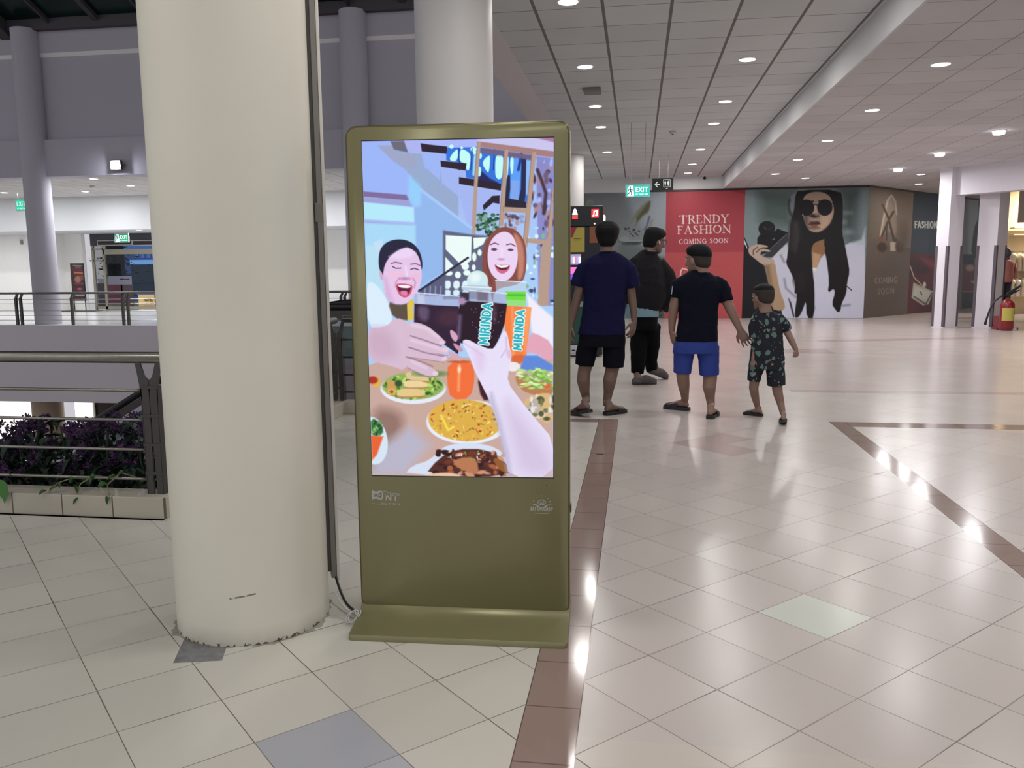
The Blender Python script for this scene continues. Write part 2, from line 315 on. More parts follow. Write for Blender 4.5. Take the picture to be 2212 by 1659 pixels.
class Canvas:
    """regular grid on a plane patch; every vertex knows its place on the picture"""
    def __init__(s, corners, nx, ny, base=(128,128,128)):
        TL, TR, BR, BL = [Vector(c) for c in corners]
        s.nx, s.ny = nx, ny
        a = np.linspace(0, 1, nx)[None, :, None]; b = np.linspace(0, 1, ny)[:, None, None]
        TL, TR, BR, BL = map(np.array, (TL, TR, BR, BL))
        s.P = (TL*(1-a)*(1-b) + TR*a*(1-b) + BR*a*b + BL*(1-a)*b)
        s.X, s.Y = proj_np(s.P[..., 0], s.P[..., 1], s.P[..., 2])
        s.C = np.empty((ny, nx, 3)); s.C[:] = base; s.o = (0, 0, 1.0)
    def at(s, ox, oy, sc): s.o = (ox, oy, sc)
    def T(s, pts): return np.array([(s.o[0] + x/s.o[2], s.o[1] + y/s.o[2]) for x, y in pts])
    def blend(s, sl, a, col, op=1.0):
        a = np.clip(a, 0, 1)[..., None]*op; s.C[sl] = s.C[sl]*(1-a) + np.array(col[:3], float)*a
    def win(s, q, pad):
        m = (s.X > q[:, 0].min()-pad) & (s.X < q[:, 0].max()+pad) & (s.Y > q[:, 1].min()-pad) & (s.Y < q[:, 1].max()+pad)
        if not m.any(): return None
        r = np.where(m.any(1))[0]; c = np.where(m.any(0))[0]; return (slice(r[0], r[-1]+1), slice(c[0], c[-1]+1))
    @staticmethod
    def smooth(q, it=2):
        for _ in range(it):
            n = np.roll(q, -1, 0); q = np.stack([q*0.75+n*0.25, q*0.25+n*0.75], 1).reshape(-1, 2)
        return q
    def segd(s, q, sl, closed):
        X, Y = s.X[sl], s.Y[sl]; D = np.full(X.shape, 1e9); n = len(q)
        for i in range(n if closed else n-1):
            a, b = q[i], q[(i+1) % n]; d = b-a; L = max(d.dot(d), 1e-9)
            t = np.clip(((X-a[0])*d[0] + (Y-a[1])*d[1])/L, 0, 1)
            D = np.minimum(D, (X-a[0]-t*d[0])**2 + (Y-a[1]-t*d[1])**2)
        return np.sqrt(D)
    def poly(s, pts, col, soft=0.7, sm=0, op=1.0):
        q = s.T(pts)
        if sm: q = s.smooth(q, sm)
        sl = s.win(q, soft+1)
        if sl is None: return
        X, Y = s.X[sl], s.Y[sl]; ins = np.zeros(X.shape, bool); n = len(q)
        for i in range(n):
            (x0, y0), (x1, y1) = q[i], q[(i+1) % n]
            if y0 == y1: continue
            c = (y0 > Y) != (y1 > Y); ins ^= c & (X < (x1-x0)*(Y-y0)/(y1-y0)+x0)
        D = s.segd(q, sl, True); D = np.where(ins, D, -D)
        s.blend(sl, D/(2*soft)+0.5, col, op)
    def line(s, pts, wd, col, soft=0.6, op=1.0, sm=0):
        q = s.T(pts); wd = wd/s.o[2]
        sl = s.win(q, wd+soft+1)
        if sl is None: return
        s.blend(sl, (wd/2 - s.segd(q, sl, False))/(2*soft)+0.5, col, op)
    def ell(s, x, y, rx, ry, col, soft=0.7, rot=0, op=1.0):
        c = s.T([(x, y)])[0]; rx, ry = rx/s.o[2], ry/s.o[2]; m = max(rx, ry)
        sl = s.win(np.array([c-m, c+m]), soft+1)
        if sl is None: return
        X, Y = s.X[sl]-c[0], s.Y[sl]-c[1]; k, z = math.cos(rot), math.sin(rot)
        u, v = X*k+Y*z, -X*z+Y*k; r = np.sqrt((u/rx)**2+(v/ry)**2); 
        s.blend(sl, (1-r)*min(rx, ry)/(2*soft)+0.5, col, op)
    def grad(s, p0, c0, p1, c1):
        (x0, y0), (x1, y1) = s.T([p0, p1]); d = np.array([x1-x0, y1-y0]); t = np.clip(((s.X-x0)*d[0]+(s.Y-y0)*d[1])/d.dot(d), 0, 1)[..., None]
        s.C[:] = np.array(c0)*(1-t)+np.array(c1)*t
    def text(s, st, p0, p1, h, up, col, thick, thin, font=GLY, gap=0.16, soft=0.5):
        """string fitted on the base line p0 -> p1 (local units), height h along direction up"""
        tot = sum((0.45 if ch == ' ' else font[ch][0])+gap for ch in st)-gap; x = 0.0
        dx, dy = (p1[0]-p0[0])/tot, (p1[1]-p0[1])/tot
        for ch in st:
            if ch == ' ': x += 0.45+gap; continue
            wd, strokes = font[ch]
            for th, pts in strokes:
                s.line([(p0[0]+(x+a)*dx+b*h*up[0], p0[1]+(x+a)*dy+b*h*up[1]) for a, b in pts], thick if th else thin, col, soft)
            x += wd+gap
    def speck(s, amt, seed=3):
        r = np.random.RandomState(seed); s.C += r.normal(0, amt, s.C.shape[:2])[..., None]
    def build(s, name, m, parent=None, thick=None, gain=1.0):
        nx, ny = s.nx, s.ny; me = bpy.data.meshes.new(name)
        idx = np.arange(nx*ny).reshape(ny, nx)
        quads = np.stack([idx[:-1, :-1], idx[1:, :-1], idx[1:, 1:], idx[:-1, 1:]], -1).reshape(-1, 4)
        me.vertices.add(nx*ny); me.vertices.foreach_set('co', s.P.reshape(-1).astype(np.float32))
        me.loops.add(len(quads)*4); me.loops.foreach_set('vertex_index', quads.reshape(-1).astype(np.int32))
        me.polygons.add(len(quads)); me.polygons.foreach_set('loop_start', np.arange(0, len(quads)*4, 4, dtype=np.int32))
        me.polygons.foreach_set('loop_total', np.full(len(quads), 4, np.int32)); me.update(calc_edges=True)
        c = np.clip(s.C/255.0, 0, 1); c = np.where(c <= 0.04045, c/12.92, ((c+0.055)/1.055)**2.4)*gain
        if m.name == 'poster_print': c = np.minimum(c, .85)
        at = me.color_attributes.new('paint', 'FLOAT_COLOR', 'POINT')
        at.data.foreach_set('color', np.concatenate([c, np.ones((ny, nx, 1))], -1).reshape(-1).astype(np.float32))
        return place(name, me, m, parent)
def paint_mat(name, emit=False, rough=0.5):
    if name in MATS: return MATS[name]
    m = bpy.data.materials.new(name); m.use_nodes = True; nt = m.node_tree; b = nt.nodes['Principled BSDF']
    a = nt.nodes.new('ShaderNodeVertexColor'); a.layer_name = 'paint'
    if emit:
        nt.links.new(a.outputs[0], b.inputs['Emission Color']); b.inputs['Emission Strength'].default_value = 1.0
        b.inputs['Base Color'].default_value = (0.01, 0.01, 0.01, 1); b.inputs['Roughness'].default_value = 0.25; b.inputs['Specular IOR Level'].default_value = 0.2
    else:
        nt.links.new(a.outputs[0], b.inputs['Base Color']); b.inputs['Roughness'].default_value = rough; b.inputs['Specular IOR Level'].default_value = 0.3
    MATS[name] = m; return m

# ================================================================== THE ROOM
white = mat('white_paint', (208, 208, 210), 0.7, noise=0.03, nscale=0.7)
lilac = mat('grey_lilac_paint', (182, 178, 188), 0.8, noise=0.04, nscale=0.5)
slabm = mat('slab_paint', (216, 208, 213), 0.8, noise=0.05, nscale=0.5)
cream = mat('cream_column_paint', (202, 200, 199), 0.55, noise=0.04, nscale=2.0)
steel = mat('brushed_steel', (150, 148, 142), 0.32, 0.9, noise=0.15, nscale=40)
dsteel = mat('dark_steel', (84, 82, 80), 0.4, 0.7, noise=0.12, nscale=25)
black = mat('black_plastic', (22, 22, 26), 0.4)
dkbrown = mat('dark_trim', (40, 34, 36), 0.5)
ZC, ZR = 3.634, 3.32
BW = 22.38

FM = floor_material()
structure('floor', MB().prism([(-16, -8), (12, -8), (12, 19.5), (14.5, 19.5), (14.5, 31), (-1.45, 31), (-1.45, 7.42), (-2.80, 7.42), (-2.80, 5.5), (-2.60, 4.1), (-16, 4.1)], -0.3, 0.0), FM)
gallery_floor = mat('gallery_floor_tiles', (205, 205, 205), 0.16, noise=0.06, nscale=0.7)
structure('floor.001', MB().box((-34, 19.36, -0.30), (-1.45, 36, 0.0)), gallery_floor)
structure('trim_1', MB().box((-34, 19.30, -1.98), (-1.47, 19.62, 0.004)), slabm)           # slab edge across the atrium
structure('floor.002', MB().box((-34, -4, -5.0), (-1.2, 30, -4.8)), mat('lower_floor', (150, 146, 140), 0.3))

CL = ceiling_material('ceiling_tiles', -0.336, 7.893, 0.030, 0.013, (214, 217, 220), (122, 118, 118), stepy=0.6055)
CR = ceiling_material('ceiling_tiles_low', 2.690, 9.584, 0.016, 0.012, (210, 208, 212), (132, 126, 128), soft=0.25)
CG = ceiling_material('ceiling_tiles_gallery', 0.1, 20.0, 0.02, 0.016, (205, 200, 196), (120, 112, 108))
structure('ceiling', MB().box((-1.37, -3.5, ZC), (2.17, BW, ZC+.1)), CL)
structure('ceiling.001', MB().prism([(2.17, -3.5), (12.5, -3.5), (12.5, 31), (9, 31), (2.17, BW)], ZR, ZR+.1), CR)
structure('trim_2', MB().box((2.150, -3.5, ZR-.001), (2.175, BW, ZC+.05)), white)                  # drop between the two ceilings
structure('trim_3', MB().box((-1.73, -3.5, ZC-.004), (-1.37, BW, ZC+1.6)), slabm)                # atrium edge beam
structure('ceiling.002', MB().box((-34, 20.2, 3.80), (-1.73, 27.9, 3.9)), CG)
structure('ceiling.003', MB().box((-34, -2.2, ZC), (-1.74, 2.2, ZC+.1)), CG)                      # gallery on the camera's side

# walls
structure('wall_back', MB().box((-1.45, BW, 0), (5.70, BW+.15, 4.2)), white)
def angled(p, q, z0, z1, t=.15):
    p, q = Vector((*p, 0)), Vector((*q, 0)); n = Vector((-(q-p).y, (q-p).x, 0)).normalized()*t
    return MB().prism([p, q, q+n, p+n], z0, z1)
structure('wall_right', angled((5.70, BW), (12.284, 30.2), 0, 3.4), white)
structure('trim_4', MB().box((-0.05, BW-.035, 3.27), (5.70, BW, 3.315)).prism([(5.70, BW-.035), (10.6, 28.165), (10.6, 28.2), (5.70, BW)], 3.27, 3.315), dkbrown)
structure('wall_left', MB().box((-34, 20.1, 4.60), (-1.73, 20.3, 7.42)).box((-34, 20.03, 6.84), (-1.73, 20.2, 7.42)), lilac)
structure('trim_14', MB().ext([(-34, 20.1, 6.75), (-34, 20.03, 6.85), (-34, 20.12, 6.85)], (32.27, 0, 0)), mat('ledge_painted_light', (240, 236, 232), .7))  # ledge strip; its paler colour paints in the light it catches
structure('trim_5', MB().box((-34, 19.92, 3.78), (-1.73, 20.25, 4.70)), lilac)
structure('wall_far', MB().box((-34, 27.9, 0), (-19.9, 28.1, 2.74)).box((-15.2, 27.9, 0), (-1.45, 28.1, 2.74)).box((-21.0, 27.2, 0), (-20.65, 27.9, 2.74)), mat('bright_gallery_wall', (240, 238, 234), .7, noise=.02))
structure('trim_6', MB().box((-34, 25.5, 2.72), (-1.45, 28.1, 4.2)), white)                    # bulkhead and soffit
structure('wall_left.001', MB().box((-34.2, 19, 0), (-34, 28, 8)), lilac)
# parapet of the atrium, tiled curb under the railing
tilem = bpy.data.materials.new('curb_tiles'); tilem.use_nodes = True; nt = tilem.node_tree; E.nt = nt
tc, x, y, z = xyz(nt)
g = edge(((x + 2.49) / 0.30).fr()).lt(0.012) * y.lt(4.02)
nt.links.new(cmix(nt, g, cmix(nt, noise(nt, tc, 3), lin((196, 190, 176)), lin((170, 165, 152))), lin((92, 86, 76))), nt.nodes['Principled BSDF'].inputs['Base Color'])
nt.nodes['Principled BSDF'].inputs['Roughness'].default_value = 0.35
structure('trim_7', MB().box((-16, 4.0, 0), (-2.49, 4.17, 0.118)).prism([(-2.62, 4.17), (-2.49, 4.17), (-2.66, 5.5), (-2.66, 7.30), (-1.45, 7.30), (-1.45, 7.42), (-2.83, 7.42), (-2.83, 5.5)], 0, 0.118), tilem, bevel=0.004)
structure('trim_8', MB().box((-16, 3.98, -1.2), (-2.49, 4.02, -.0)).box((-2.83, 7.40, -1.5), (-1.45, 7.44, 0)), slabm)
structure('trim_9', MB().box((-1.49, 7.44, -5), (-1.45, 19.4, 0.0)), slabm)

# skylight over the atrium: sloping steel bars with dark green glass
sky_fr = mat('skylight_steel', (70, 66, 70), 0.6, noise=0.08)
sky_gl = mat('skylight_glass', (8, 34, 30), 0.25, spec=0.4)
def slope(Y): return 7.40 + (20.0 - Y) * 0.40
structure('trim_10', MB().box((-34, 19.85, 7.36), (-1.73, 20.1, 7.62)), sky_fr)
structure('window_1', MB().ext([(-34, 20.0, slope(20)+.16), (-1.7, 20.0, slope(20)+.16), (-1.7, 3.0, slope(3)+.16), (-34, 3.0, slope(3)+.16)], (0, 0, .02)), sky_gl)
mb = MB()
for i in range(24):
    xx = -30.2 + i * 1.3; big = (i % 6 == 5); ww = 0.16 if big else (0.07 if i % 6 == 1 else 0.028)
    mb.ext([(xx-ww, 20.05, slope(20.05)+.15), (xx+ww, 20.05, slope(20.05)+.15), (xx+ww, 3, slope(3)+.15), (xx-ww, 3, slope(3)+.15)], (0, 0, -.34 if big else -.12))
for Y in (17.2, 14.4, 11.6):
    mb.box((-34, Y-.05, slope(Y)), (-1.7, Y+.05, slope(Y)+.12))
structure('trim_11', mb, sky_fr)

# ------------------------------------------------------------------ pillars
def pillar(x, y, r, z1, label, m=cream, z0=0.0):
    t = MB().lathe(x, y, [(r, z0), (r, z0+.02), (r, z1)], 64).build('round_pillar', m, auto=40)
    return tag(t, label, 'pillar')
near_m = bpy.data.materials.new('worn_column_paint'); near_m.use_nodes = True; nt = near_m.node_tree; E.nt = nt
tc, x, y, z = xyz(nt); bs = nt.nodes['Principled BSDF']
base = cmix(nt, noise(nt, tc, 1.6, 4), lin((232, 229, 216)), lin((216, 213, 199)))
n1 = noise(nt, tc, 26, 5)
rot = (z + n1 * 0.10 - 0.05).lt(0.012) * n1.gt(0.50)
base = cmix(nt, rot, base, lin((70, 64, 58)))
base = cmix(nt, (((E.op('SUBTRACT', 0.07, z)).mx(0.0) * 8.0) * noise(nt, tc, 9, 4)), base, lin((120, 114, 102)))
sc = (btw(z - x * 0.14, 0.37, 0.376) * btw(x, -1.40, -1.315) * y.lt(2.9)) * noise(nt, tc, 60).gt(0.40)
base = cmix(nt, sc * 0.8, base, lin((88, 82, 72)))
nt.links.new(base, bs.inputs['Base Color']); bs.inputs['Roughness'].default_value = 0.5
bp = nt.nodes.new('ShaderNodeBump'); bp.inputs['Strength'].default_value = 0.12; bp.inputs['Distance'].default_value = 0.01
nt.links.new(noise(nt, tc, 4, 2).o, bp.inputs['Height']); nt.links.new(bp.outputs['Normal'], bs.inputs['Normal'])
pillar(-1.445, 2.885, 0.280, 7.4, 'thick white round pillar with scuffed foot, nearest to the camera', near_m)
pillar(-1.425, 6.60, 0.300, ZC+.01, 'white round pillar rising behind the display kiosk')
pillar(-1.425, 17.70, 0.300, ZC+.01, 'grey white round pillar beyond the vending machine, seen as a slim strip')
pillar(-15.35, 19.95, 0.32, 7.40, 'tall lilac grey round pillar across the atrium, left of the glass entrance', lilac)
pillar(-6.75, 19.95, 0.32, 7.40, 'tall lilac grey round pillar across the atrium, between the two nearest pillars', lilac)

# cable trunking on the near pillar, with the cable that feeds the kiosk
a0 = math.atan2(2.885, -1.445)   # direction camera -> pillar
tx, ty = -1.445 + 0.306 * math.sin(a0), 2.885 - 0.306 * math.cos(a0)
t = thing('cable_trunking', 'grey and white cable trunking running up the right edge of the near pillar', 'cable trunking', (tx, ty, 0.1))
MB().box((tx-.014, ty-.022, 0.115), (tx+.006, ty+.022, 7.3), rot=a0-PI/2).build('metal_channel', mat('channel_grey', (128, 124, 118), .35, .5), t, bevel=0.002)
MB().box((tx-.026, ty-.010, 0.14), (tx-.012, ty+.010, 7.3), rot=a0-PI/2, piv=(tx, ty)).build('backing_strip', dsteel, t)
MB().box((tx+.008, ty-.012, 0.10), (tx+.020, ty+.030, 7.3), rot=a0-PI/2, piv=(tx, ty)).build('white_cover', mat('white_pvc', (225, 222, 215), 0.35), t, bevel=0.002)
MB().box((tx-.022, ty-.024, 1.49), (tx+.008, ty+.023, 1.56), rot=a0-PI/2).build('joint_sleeve', mat('grey_pvc', (120, 114, 108), 0.4), t, bevel=0.002)
cb = thing('power_cable', 'black power cable hanging from the trunking to the kiosk base', 'cable', (tx, ty, 0.0))
P0 = Vector((tx, ty, 0.13)); P1 = Vector((-1.03, 2.86, 0.045))
pts = [P0 + (P1-P0)*s + Vector((0, -.01*math.sin(PI*s), -0.03*math.sin(PI*s))) for s in [i/12 for i in range(13)]]
MB().tube(pts, 0.0055, 8).build('black_sheath', black, cb, smooth=True)
pts = [Vector((-1.046+.022*math.cos(a)+a*.0015, 2.84+.012*math.sin(a), 0.03+.020*math.sin(a*1.0+.6)+.004*a/6)) for a in [i*0.4 for i in range(34)]]
tag(MB().tube(pts, 0.003, 6).tube([Vector((-1.13, 2.90, 0.10)), Vector((-1.08, 2.88, 0.05)), Vector((-1.03, 2.86, 0.025))], 0.003, 6).build('coiled_wire', mat('white_wire', (190, 188, 184), 0.4), smooth=True),
    'thin white wire coiled on the floor at the left end of the kiosk base', 'wire')

# ------------------------------------------------------------------ downlights
glow = mat('lamp_diffuser', (255, 252, 248), 0.5, emit=5.0)
rimm = mat('lamp_rim', (235, 235, 235), 0.4)
def area(parent, loc, size, watt, col=(1, .97, .93), name='lamp_light', rot=None, spread=None):
    l = bpy.data.lights.new(name, 'AREA'); l.shape = 'DISK'; l.size = size; l.energy = watt; l.color = col
    if spread: l.spread = spread
    o = bpy.data.objects.new(name, l); COL.objects.link(o); o.location = loc
    if rot: o.rotation_euler = rot
    if parent is not None: o.parent = parent; o.matrix_parent_inverse = parent.matrix_world.inverted()
    return o
def downlight(x, y, z, label, group, watt, col=(1, .97, .93), r=0.085, box=False):
    t = thing('ceiling_downlight', label, 'ceiling light', (x, y, z), group)
    MB().lathe(x, y, [(r, z-.004), (r+.016, z-.012), (r+.020, z-.001), (r+.020, z+.0)], 28).build('rim', rimm, t, smooth=True)
    MB().disc((x, y, z-.010), r, 28, up=False).build('diffuser', glow, t)
    if box:
        MB().lathe(x, y, [(r*.8, z-.06), (r*.95, z-.05), (r, z-.012)], 24).build('lamp_bulb', mat('bright_bulb', (250, 250, 255), 0.5, emit=9), t, smooth=True)
    area(t, (x, y, z-.075 if box else z-.016), r*2, watt, col); return t
ordn = ['nearest', 'second', 'third', 'fourth', 'fifth', 'sixth', 'seventh', 'eighth']
GL = 'round downlights in the tiled ceiling'
for x, row, ys in ((-0.63, 'left row of the higher ceiling', [7.68, 10.08, 12.48, 14.27, 17.30]), (1.195, 'right row of the higher ceiling', [10.08, 12.48, 14.30, 17.30, 19.67, 21.43])):
    for i, Y in enumerate(ys):
        downlight(x, Y, ZC, 'round white downlight, %s one in the %s' % (ordn[i] if i else 'nearest', row), GL, LAMP_W)
for i, (x, Y) in enumerate([(2.99, 9.28), (2.985, 11.75), (2.99, 14.38), (2.96, 16.74), (2.93, 19.16)]):
    downlight(x, Y, ZR, 'round downlight %s in the row just right of the ceiling drop' % ordn[i], GL, LAMP_W)
downlight(3.753, 20.2, ZR, 'round downlight in the low ceiling close above the camera poster', GL, LAMP_W)
downlight(6.17, 20.0, ZR, 'small round downlight left of the top of the square white pillars', GL, LAMP_W)
downlight(6.84, 22.3, ZR, 'farthest small downlight, above the blue fashion poster', GL, LAMP_W)
for i, (x, Y) in enumerate([(5.36, 13.9), (5.34, 16.36), (5.33, 18.76)]):
    downlight(x, Y, ZR, 'brighter glaring downlight, %s of three in the right row' % ordn[i], GL, LAMP_W*2.6, (1, .98, 1), .085, True)
for i, (x, Y) in enumerate([(-19.3, 23.6), (-14.3, 20.75), (-14.43, 22.6), (-16.78, 23.9)]):
    downlight(x, Y, 3.80, 'round downlight in the gallery ceiling across the atrium, %s' % ('at the far left edge', 'just behind the fascia near the pillar', 'below the floodlight', 'right of the tall pillar, farther back')[i], 'downlights of the far gallery', LAMP_FAR, (.95, .97, 1), .10)
downlight(-16.34, 25.9, 2.72, 'round downlight in the soffit above the far exit sign', 'downlights of the far gallery', LAMP_FAR*1.0, (.98, .98, 1), .09)
for x, nm in ((-22.4, 'nearer'), (-25.2, 'farther')): downlight(x, 26.0, 2.72, 'added unseen downlight in the gallery soffit left of the view, %s one' % nm, 'hidden downlights of the far gallery', LAMP_FAR*.38, (.98, .98, 1), .09)  # added fill lamps out of view, to brighten the gallery back wall
for i, (x, Y) in enumerate([(-10.5, 23.6), (-8.2, 23.6), (-11.5, 25.0), (-5.5, 23.6), (-22.5, 23.6), (-24, 21.5)]):
    downlight(x, Y, 3.80, 'round downlight in the far gallery hidden by the pillars, %s one' % ordn[i], 'hidden downlights of the far gallery', LAMP_FAR, (.95, .97, 1), .10)
for x, side, ys in ((-0.63, 'left', [5.27, 2.86, .45, -2]), (1.195, 'right', [7.68, 5.27, 2.86, .45, -2])):
    for i, Y in enumerate(ys):
        downlight(x, Y, ZC, 'round overhead downlight outside the view, %s row, %s towards the viewer' % (side, ordn[i]), 'downlights overhead', LAMP_NEAR)
for row, x, ys in (('inner', 2.99, [6.8, 4.3, 1.8, -.7]), ('middle', 5.36, [11.4, 8.9, 6.4, 3.9]), ('outer', 8.0, [16.8, 14])):
    for i, Y in enumerate(ys):
        downlight(x, Y, ZR, 'round downlight right of the view, %s row, %s towards the viewer' % (row, ordn[i]), 'downlights right of the view', LAMP_W if x > 6 else LAMP_NEAR)
for x, Y, nm in [(-3.0, 1.6, 'front inner'), (-3.0, -.6, 'back inner'), (-5.4, 1.6, 'front outer'), (-5.4, -.6, 'back outer')]:
    downlight(x, Y, ZC, 'round downlight left of the view in the near gallery, %s one' % nm, 'downlights left of the view', LAMP_NEAR*1.15, (1, .97, .90))

# floodlight on the far fascia
fl = thing('floodlight', 'glaring square floodlight on the fascia across the atrium', 'floodlight', (-12.95, 19.8, 4.0))
MB().box((-13.13, 19.74, 3.88), (-12.83, 19.82, 4.12)).build('housing', dsteel, fl, bevel=.01)
MB().box((-13.10, 19.725, 3.90), (-12.86, 19.738, 4.10)).build('lens', mat('flood_lens', (250, 250, 255), 0.4, emit=14), fl)
MB().tube([(-13.16, 19.8, 4.0), (-13.16, 19.88, 4.0), (-12.80, 19.88, 4.0), (-12.80, 19.8, 4.0)], .012, 6).build('bracket', dsteel, fl)
area(fl, (-12.98, 19.70, 4.0), .2, 45, (.86, .88, 1), rot=(rad(72), 0, 0))

# small ceiling fittings
vt = thing('ceiling_box', 'small dark rectangular fitting on the high ceiling between two downlights', 'ceiling fitting', (-.614, 11.32, ZC))
MB().box((-.72, 11.20, ZC-.06), (-.50, 11.42, ZC)).build('body', mat('grey_box', (130, 124, 124), .6), vt, bevel=.01)
MB().box((-.71, 11.41, ZC-.055), (-.51, 11.425, ZC-.01)).build('grille', dsteel, vt)
sm = thing('smoke_detector', 'small round smoke detector in the middle of the high ceiling', 'smoke detector', (.565, 14.96, ZC))
MB().lathe(.565, 14.96, [(.02, ZC-.05), (.045, ZC-.045), (.055, ZC-.02), (.06, ZC)], 20).build('body', mat('offwhite_plastic', (190, 184, 178), .5), sm, smooth=True)
MB().lathe(.565, 14.96, [(.012, ZC-.062), (.02, ZC-.05)], 12).build('sensor', dsteel, sm, smooth=True)
sm = thing('smoke_detector', 'small smoke detector in the gallery ceiling across the atrium', 'smoke detector', (-15.5, 22.4, 3.8))
MB().lathe(-15.5, 22.4, [(.03, 3.73), (.06, 3.75), (.07, 3.8)], 16).build('body', mat('offwhite_plastic', (190, 184, 178), .5), sm, smooth=True)
sc = thing('security_camera', 'small black dome camera on the white bulkhead right of the toilet sign', 'camera', (1.66, 22.2, 3.6))
MB().ball((1.66, 22.25, 3.585), .045).build('dome', black, sc, smooth=True)
MB().box((1.62, 22.22, 3.60), (1.70, 22.30, ZC)).build('mount', rimm, sc)
tag(MB().box((-11.9, 22.9, 3.76), (-11.4, 23.1, 3.80)).build('air_vent', dsteel), 'dark slotted air vent in the far gallery ceiling', 'air vent')

# ------------------------------------------------------------------ railings
def v_post(x, y, parent, zt=0.855, along='x'):
    p = thing('post', None, None, (x, y, .118)) if False else None
    mb = MB(); w = .055; q = lambda u, v, z: (x+u, y+v, z) if along == 'x' else (x+v, y+u, z)
    for s in (-1, 1):                       # two plates forming the upright, spreading in a V under the handrail
        out = [q(s*.010, -.02, .118), q(s*.046, -.02, .118), q(s*.046, -.02, .60), q(s*.052, -.02, .70), q(s*.075, -.02, zt), q(s*.050, -.02, zt), q(s*.022, -.02, .76), q(s*.004, -.02, .745), q(s*.002, -.02, .60)]
        mb.ext(out, (0, .012, 0) if along == 'x' else (.012, 0, 0))
        out = [q(s*.044, -.02, .118), q(s*.050, -.02, .118), q(s*.050, -.02, .70), q(s*.044, -.02, .70)]
        mb.ext(out, (0, .07, 0) if along == 'x' else (.07, 0, 0))
    o = mb.build('post', dsteel, parent)
    for z in (.705, .549, .391, .234):
        m2 = MB(); a = q(-.052, -.024, z-.007); b = q(.052, .05, z+.007); m2.box([min(i, j) for i, j in zip(a, b)], [max(i, j) for i, j in zip(a, b)]); m2.build('rod_clip', dsteel, o)
    return o
RY = 4.09; K = RY/3.95
zr = [1.31+(z-1.31)*K for z in (.705, .549, .391, .234)]
rl = thing('railing', 'steel tube railing on the tiled curb in front of the purple flowers', 'railing', (-2.6, RY, .118))
MB().tube([(-9.5, RY, .862), (-2.49, RY, .862), (-2.505, RY+.1, .862), (-2.56, RY+.5, .862), (-2.73, RY+1.6, .862), (-2.745, 7.33, .862)], .031, 20).build('handrail', steel, rl, smooth=True)
for z in zr: MB().tube([(-9.5, RY, z), (-2.54, RY, z), (-2.55, RY+.1, z), (-2.60, RY+.5, z), (-2.74, RY+1.6, z), (-2.745, 7.28, z)], .0085, 10).build('rod', steel, rl, smooth=True)
v_post(-2.575, RY, rl); v_post(-5.4, RY, rl); v_post(-8.2, RY, rl)
v_post(-2.74, 6.0, rl, along='y')
rl = thing('railing', 'short steel railing seen between the near pillar and the kiosk, by the escalator', 'railing', (-2.0, 7.36, .118))
v_post(-2.73, 7.34, rl)
MB().tube([(-2.68, 7.36, .872), (-1.50, 7.36, .872)], .031, 20).build('handrail', steel, rl, smooth=True)
for z in zr: MB().tube([(-2.68, 7.36, z), (-1.5, 7.36, z)], .0085, 10).build('rod', steel, rl, smooth=True)

fr = thing('railing', 'long steel railing on the slab edge across the atrium', 'railing', (-12, 19.5, 0))
MB().tube([(-30, 19.42, .82), (-1.6, 19.42, .82)], .028, 12).build('handrail', mat('far_rail_steel', (120, 116, 114), .4, .6), fr, smooth=True)
for z in (.13, .25, .37, .55, .66): MB().tube([(-30, 19.45, z), (-1.6, 19.45, z)], .007, 6).build('rod', steel, fr)
for px in (35, 45, 155, 265, 276, 737, 745):
    x = PY(px, 650, 19.45).x
    MB().box((x-.028, 19.41, 0), (x+.028, 19.47, .70)).ext([(x-.028, 19.43, .70), (x+.028, 19.43, .70), (x+.075, 19.43, .80), (x+.02, 19.43, .80)], (0, .04, 0)).build('post', dsteel, fr)

# ------------------------------------------------------------------ escalator between the floors
es = thing('escalator', 'grey escalator with black handrails rising to the floor, seen below the atrium railing', 'escalator', (-4.2, 9.8, 0))
sl = math.tan(rad(30)); eg = mat('escalator_grey', (128, 128, 134), .4, .5); eglass = mat('escalator_panel', (98, 116, 116), .15, spec=.6, alpha=.55)
def path(Y, z, x1=-2.0):
    pts = [(-12.5, Y, z-4.8), (-12.0, Y, z-4.55)] + [(-4.75-6.9*s, Y, z-.33-6.9*s*sl) for s in (1, .66, .33, 0)] + [(-4.45, Y, z-.17), (-4.15, Y, z-.05), (-3.8, Y, z)] + ([(x1, Y, z)] if x1 > -3.7 else [])
    return pts
for Y in (9.25, 10.55):
    MB().tube(path(Y, .90, -2.75)+[(-2.62, Y, .84), (-2.58, Y, .72), (-2.66, Y, .62)], .042, 10).build('handrail', black, es, smooth=True)
    up = path(Y, .86, -2.7); lo = path(Y, .30, -2.7)
    MB().ext(up[1:]+lo[1:][::-1], (0, .015, 0)).build('glass_panel', eglass, es)
    for a_, b_, m_, n_ in ((.84, .76, dsteel, 'dark_edge_strip'), (.74, .68, mat('silver_strip', (176, 178, 186), .3, .7), 'silver_strip')):
        MB().ext(path(Y, a_, -2.75)[1:]+path(Y, b_, -2.75)[1:][::-1], (0, -.02, 0)).build(n_, m_, es)
    up = path(Y, .30, -2.6); lo = path(Y, .12, -2.6)
    MB().ext(up[1:]+lo[1:][::-1], (0, .16 if Y < 10 else -.16, 0)).build('skirt', eg, es)
up = path(9.1, .20, -2.2); lo = path(9.1, -.75, -2.2)
MB().ext(up[1:]+lo[1:][::-1], (0, 1.62, 0)).build('truss', mat('escalator_truss', (118, 112, 116), .6), es)
mb = MB()
for i in range(22):
    x = -4.6 - i*.31; z = .02 - i*.31*sl - .12
    mb.box((x-.31, 9.45, z-.2), (x, 10.4, z))
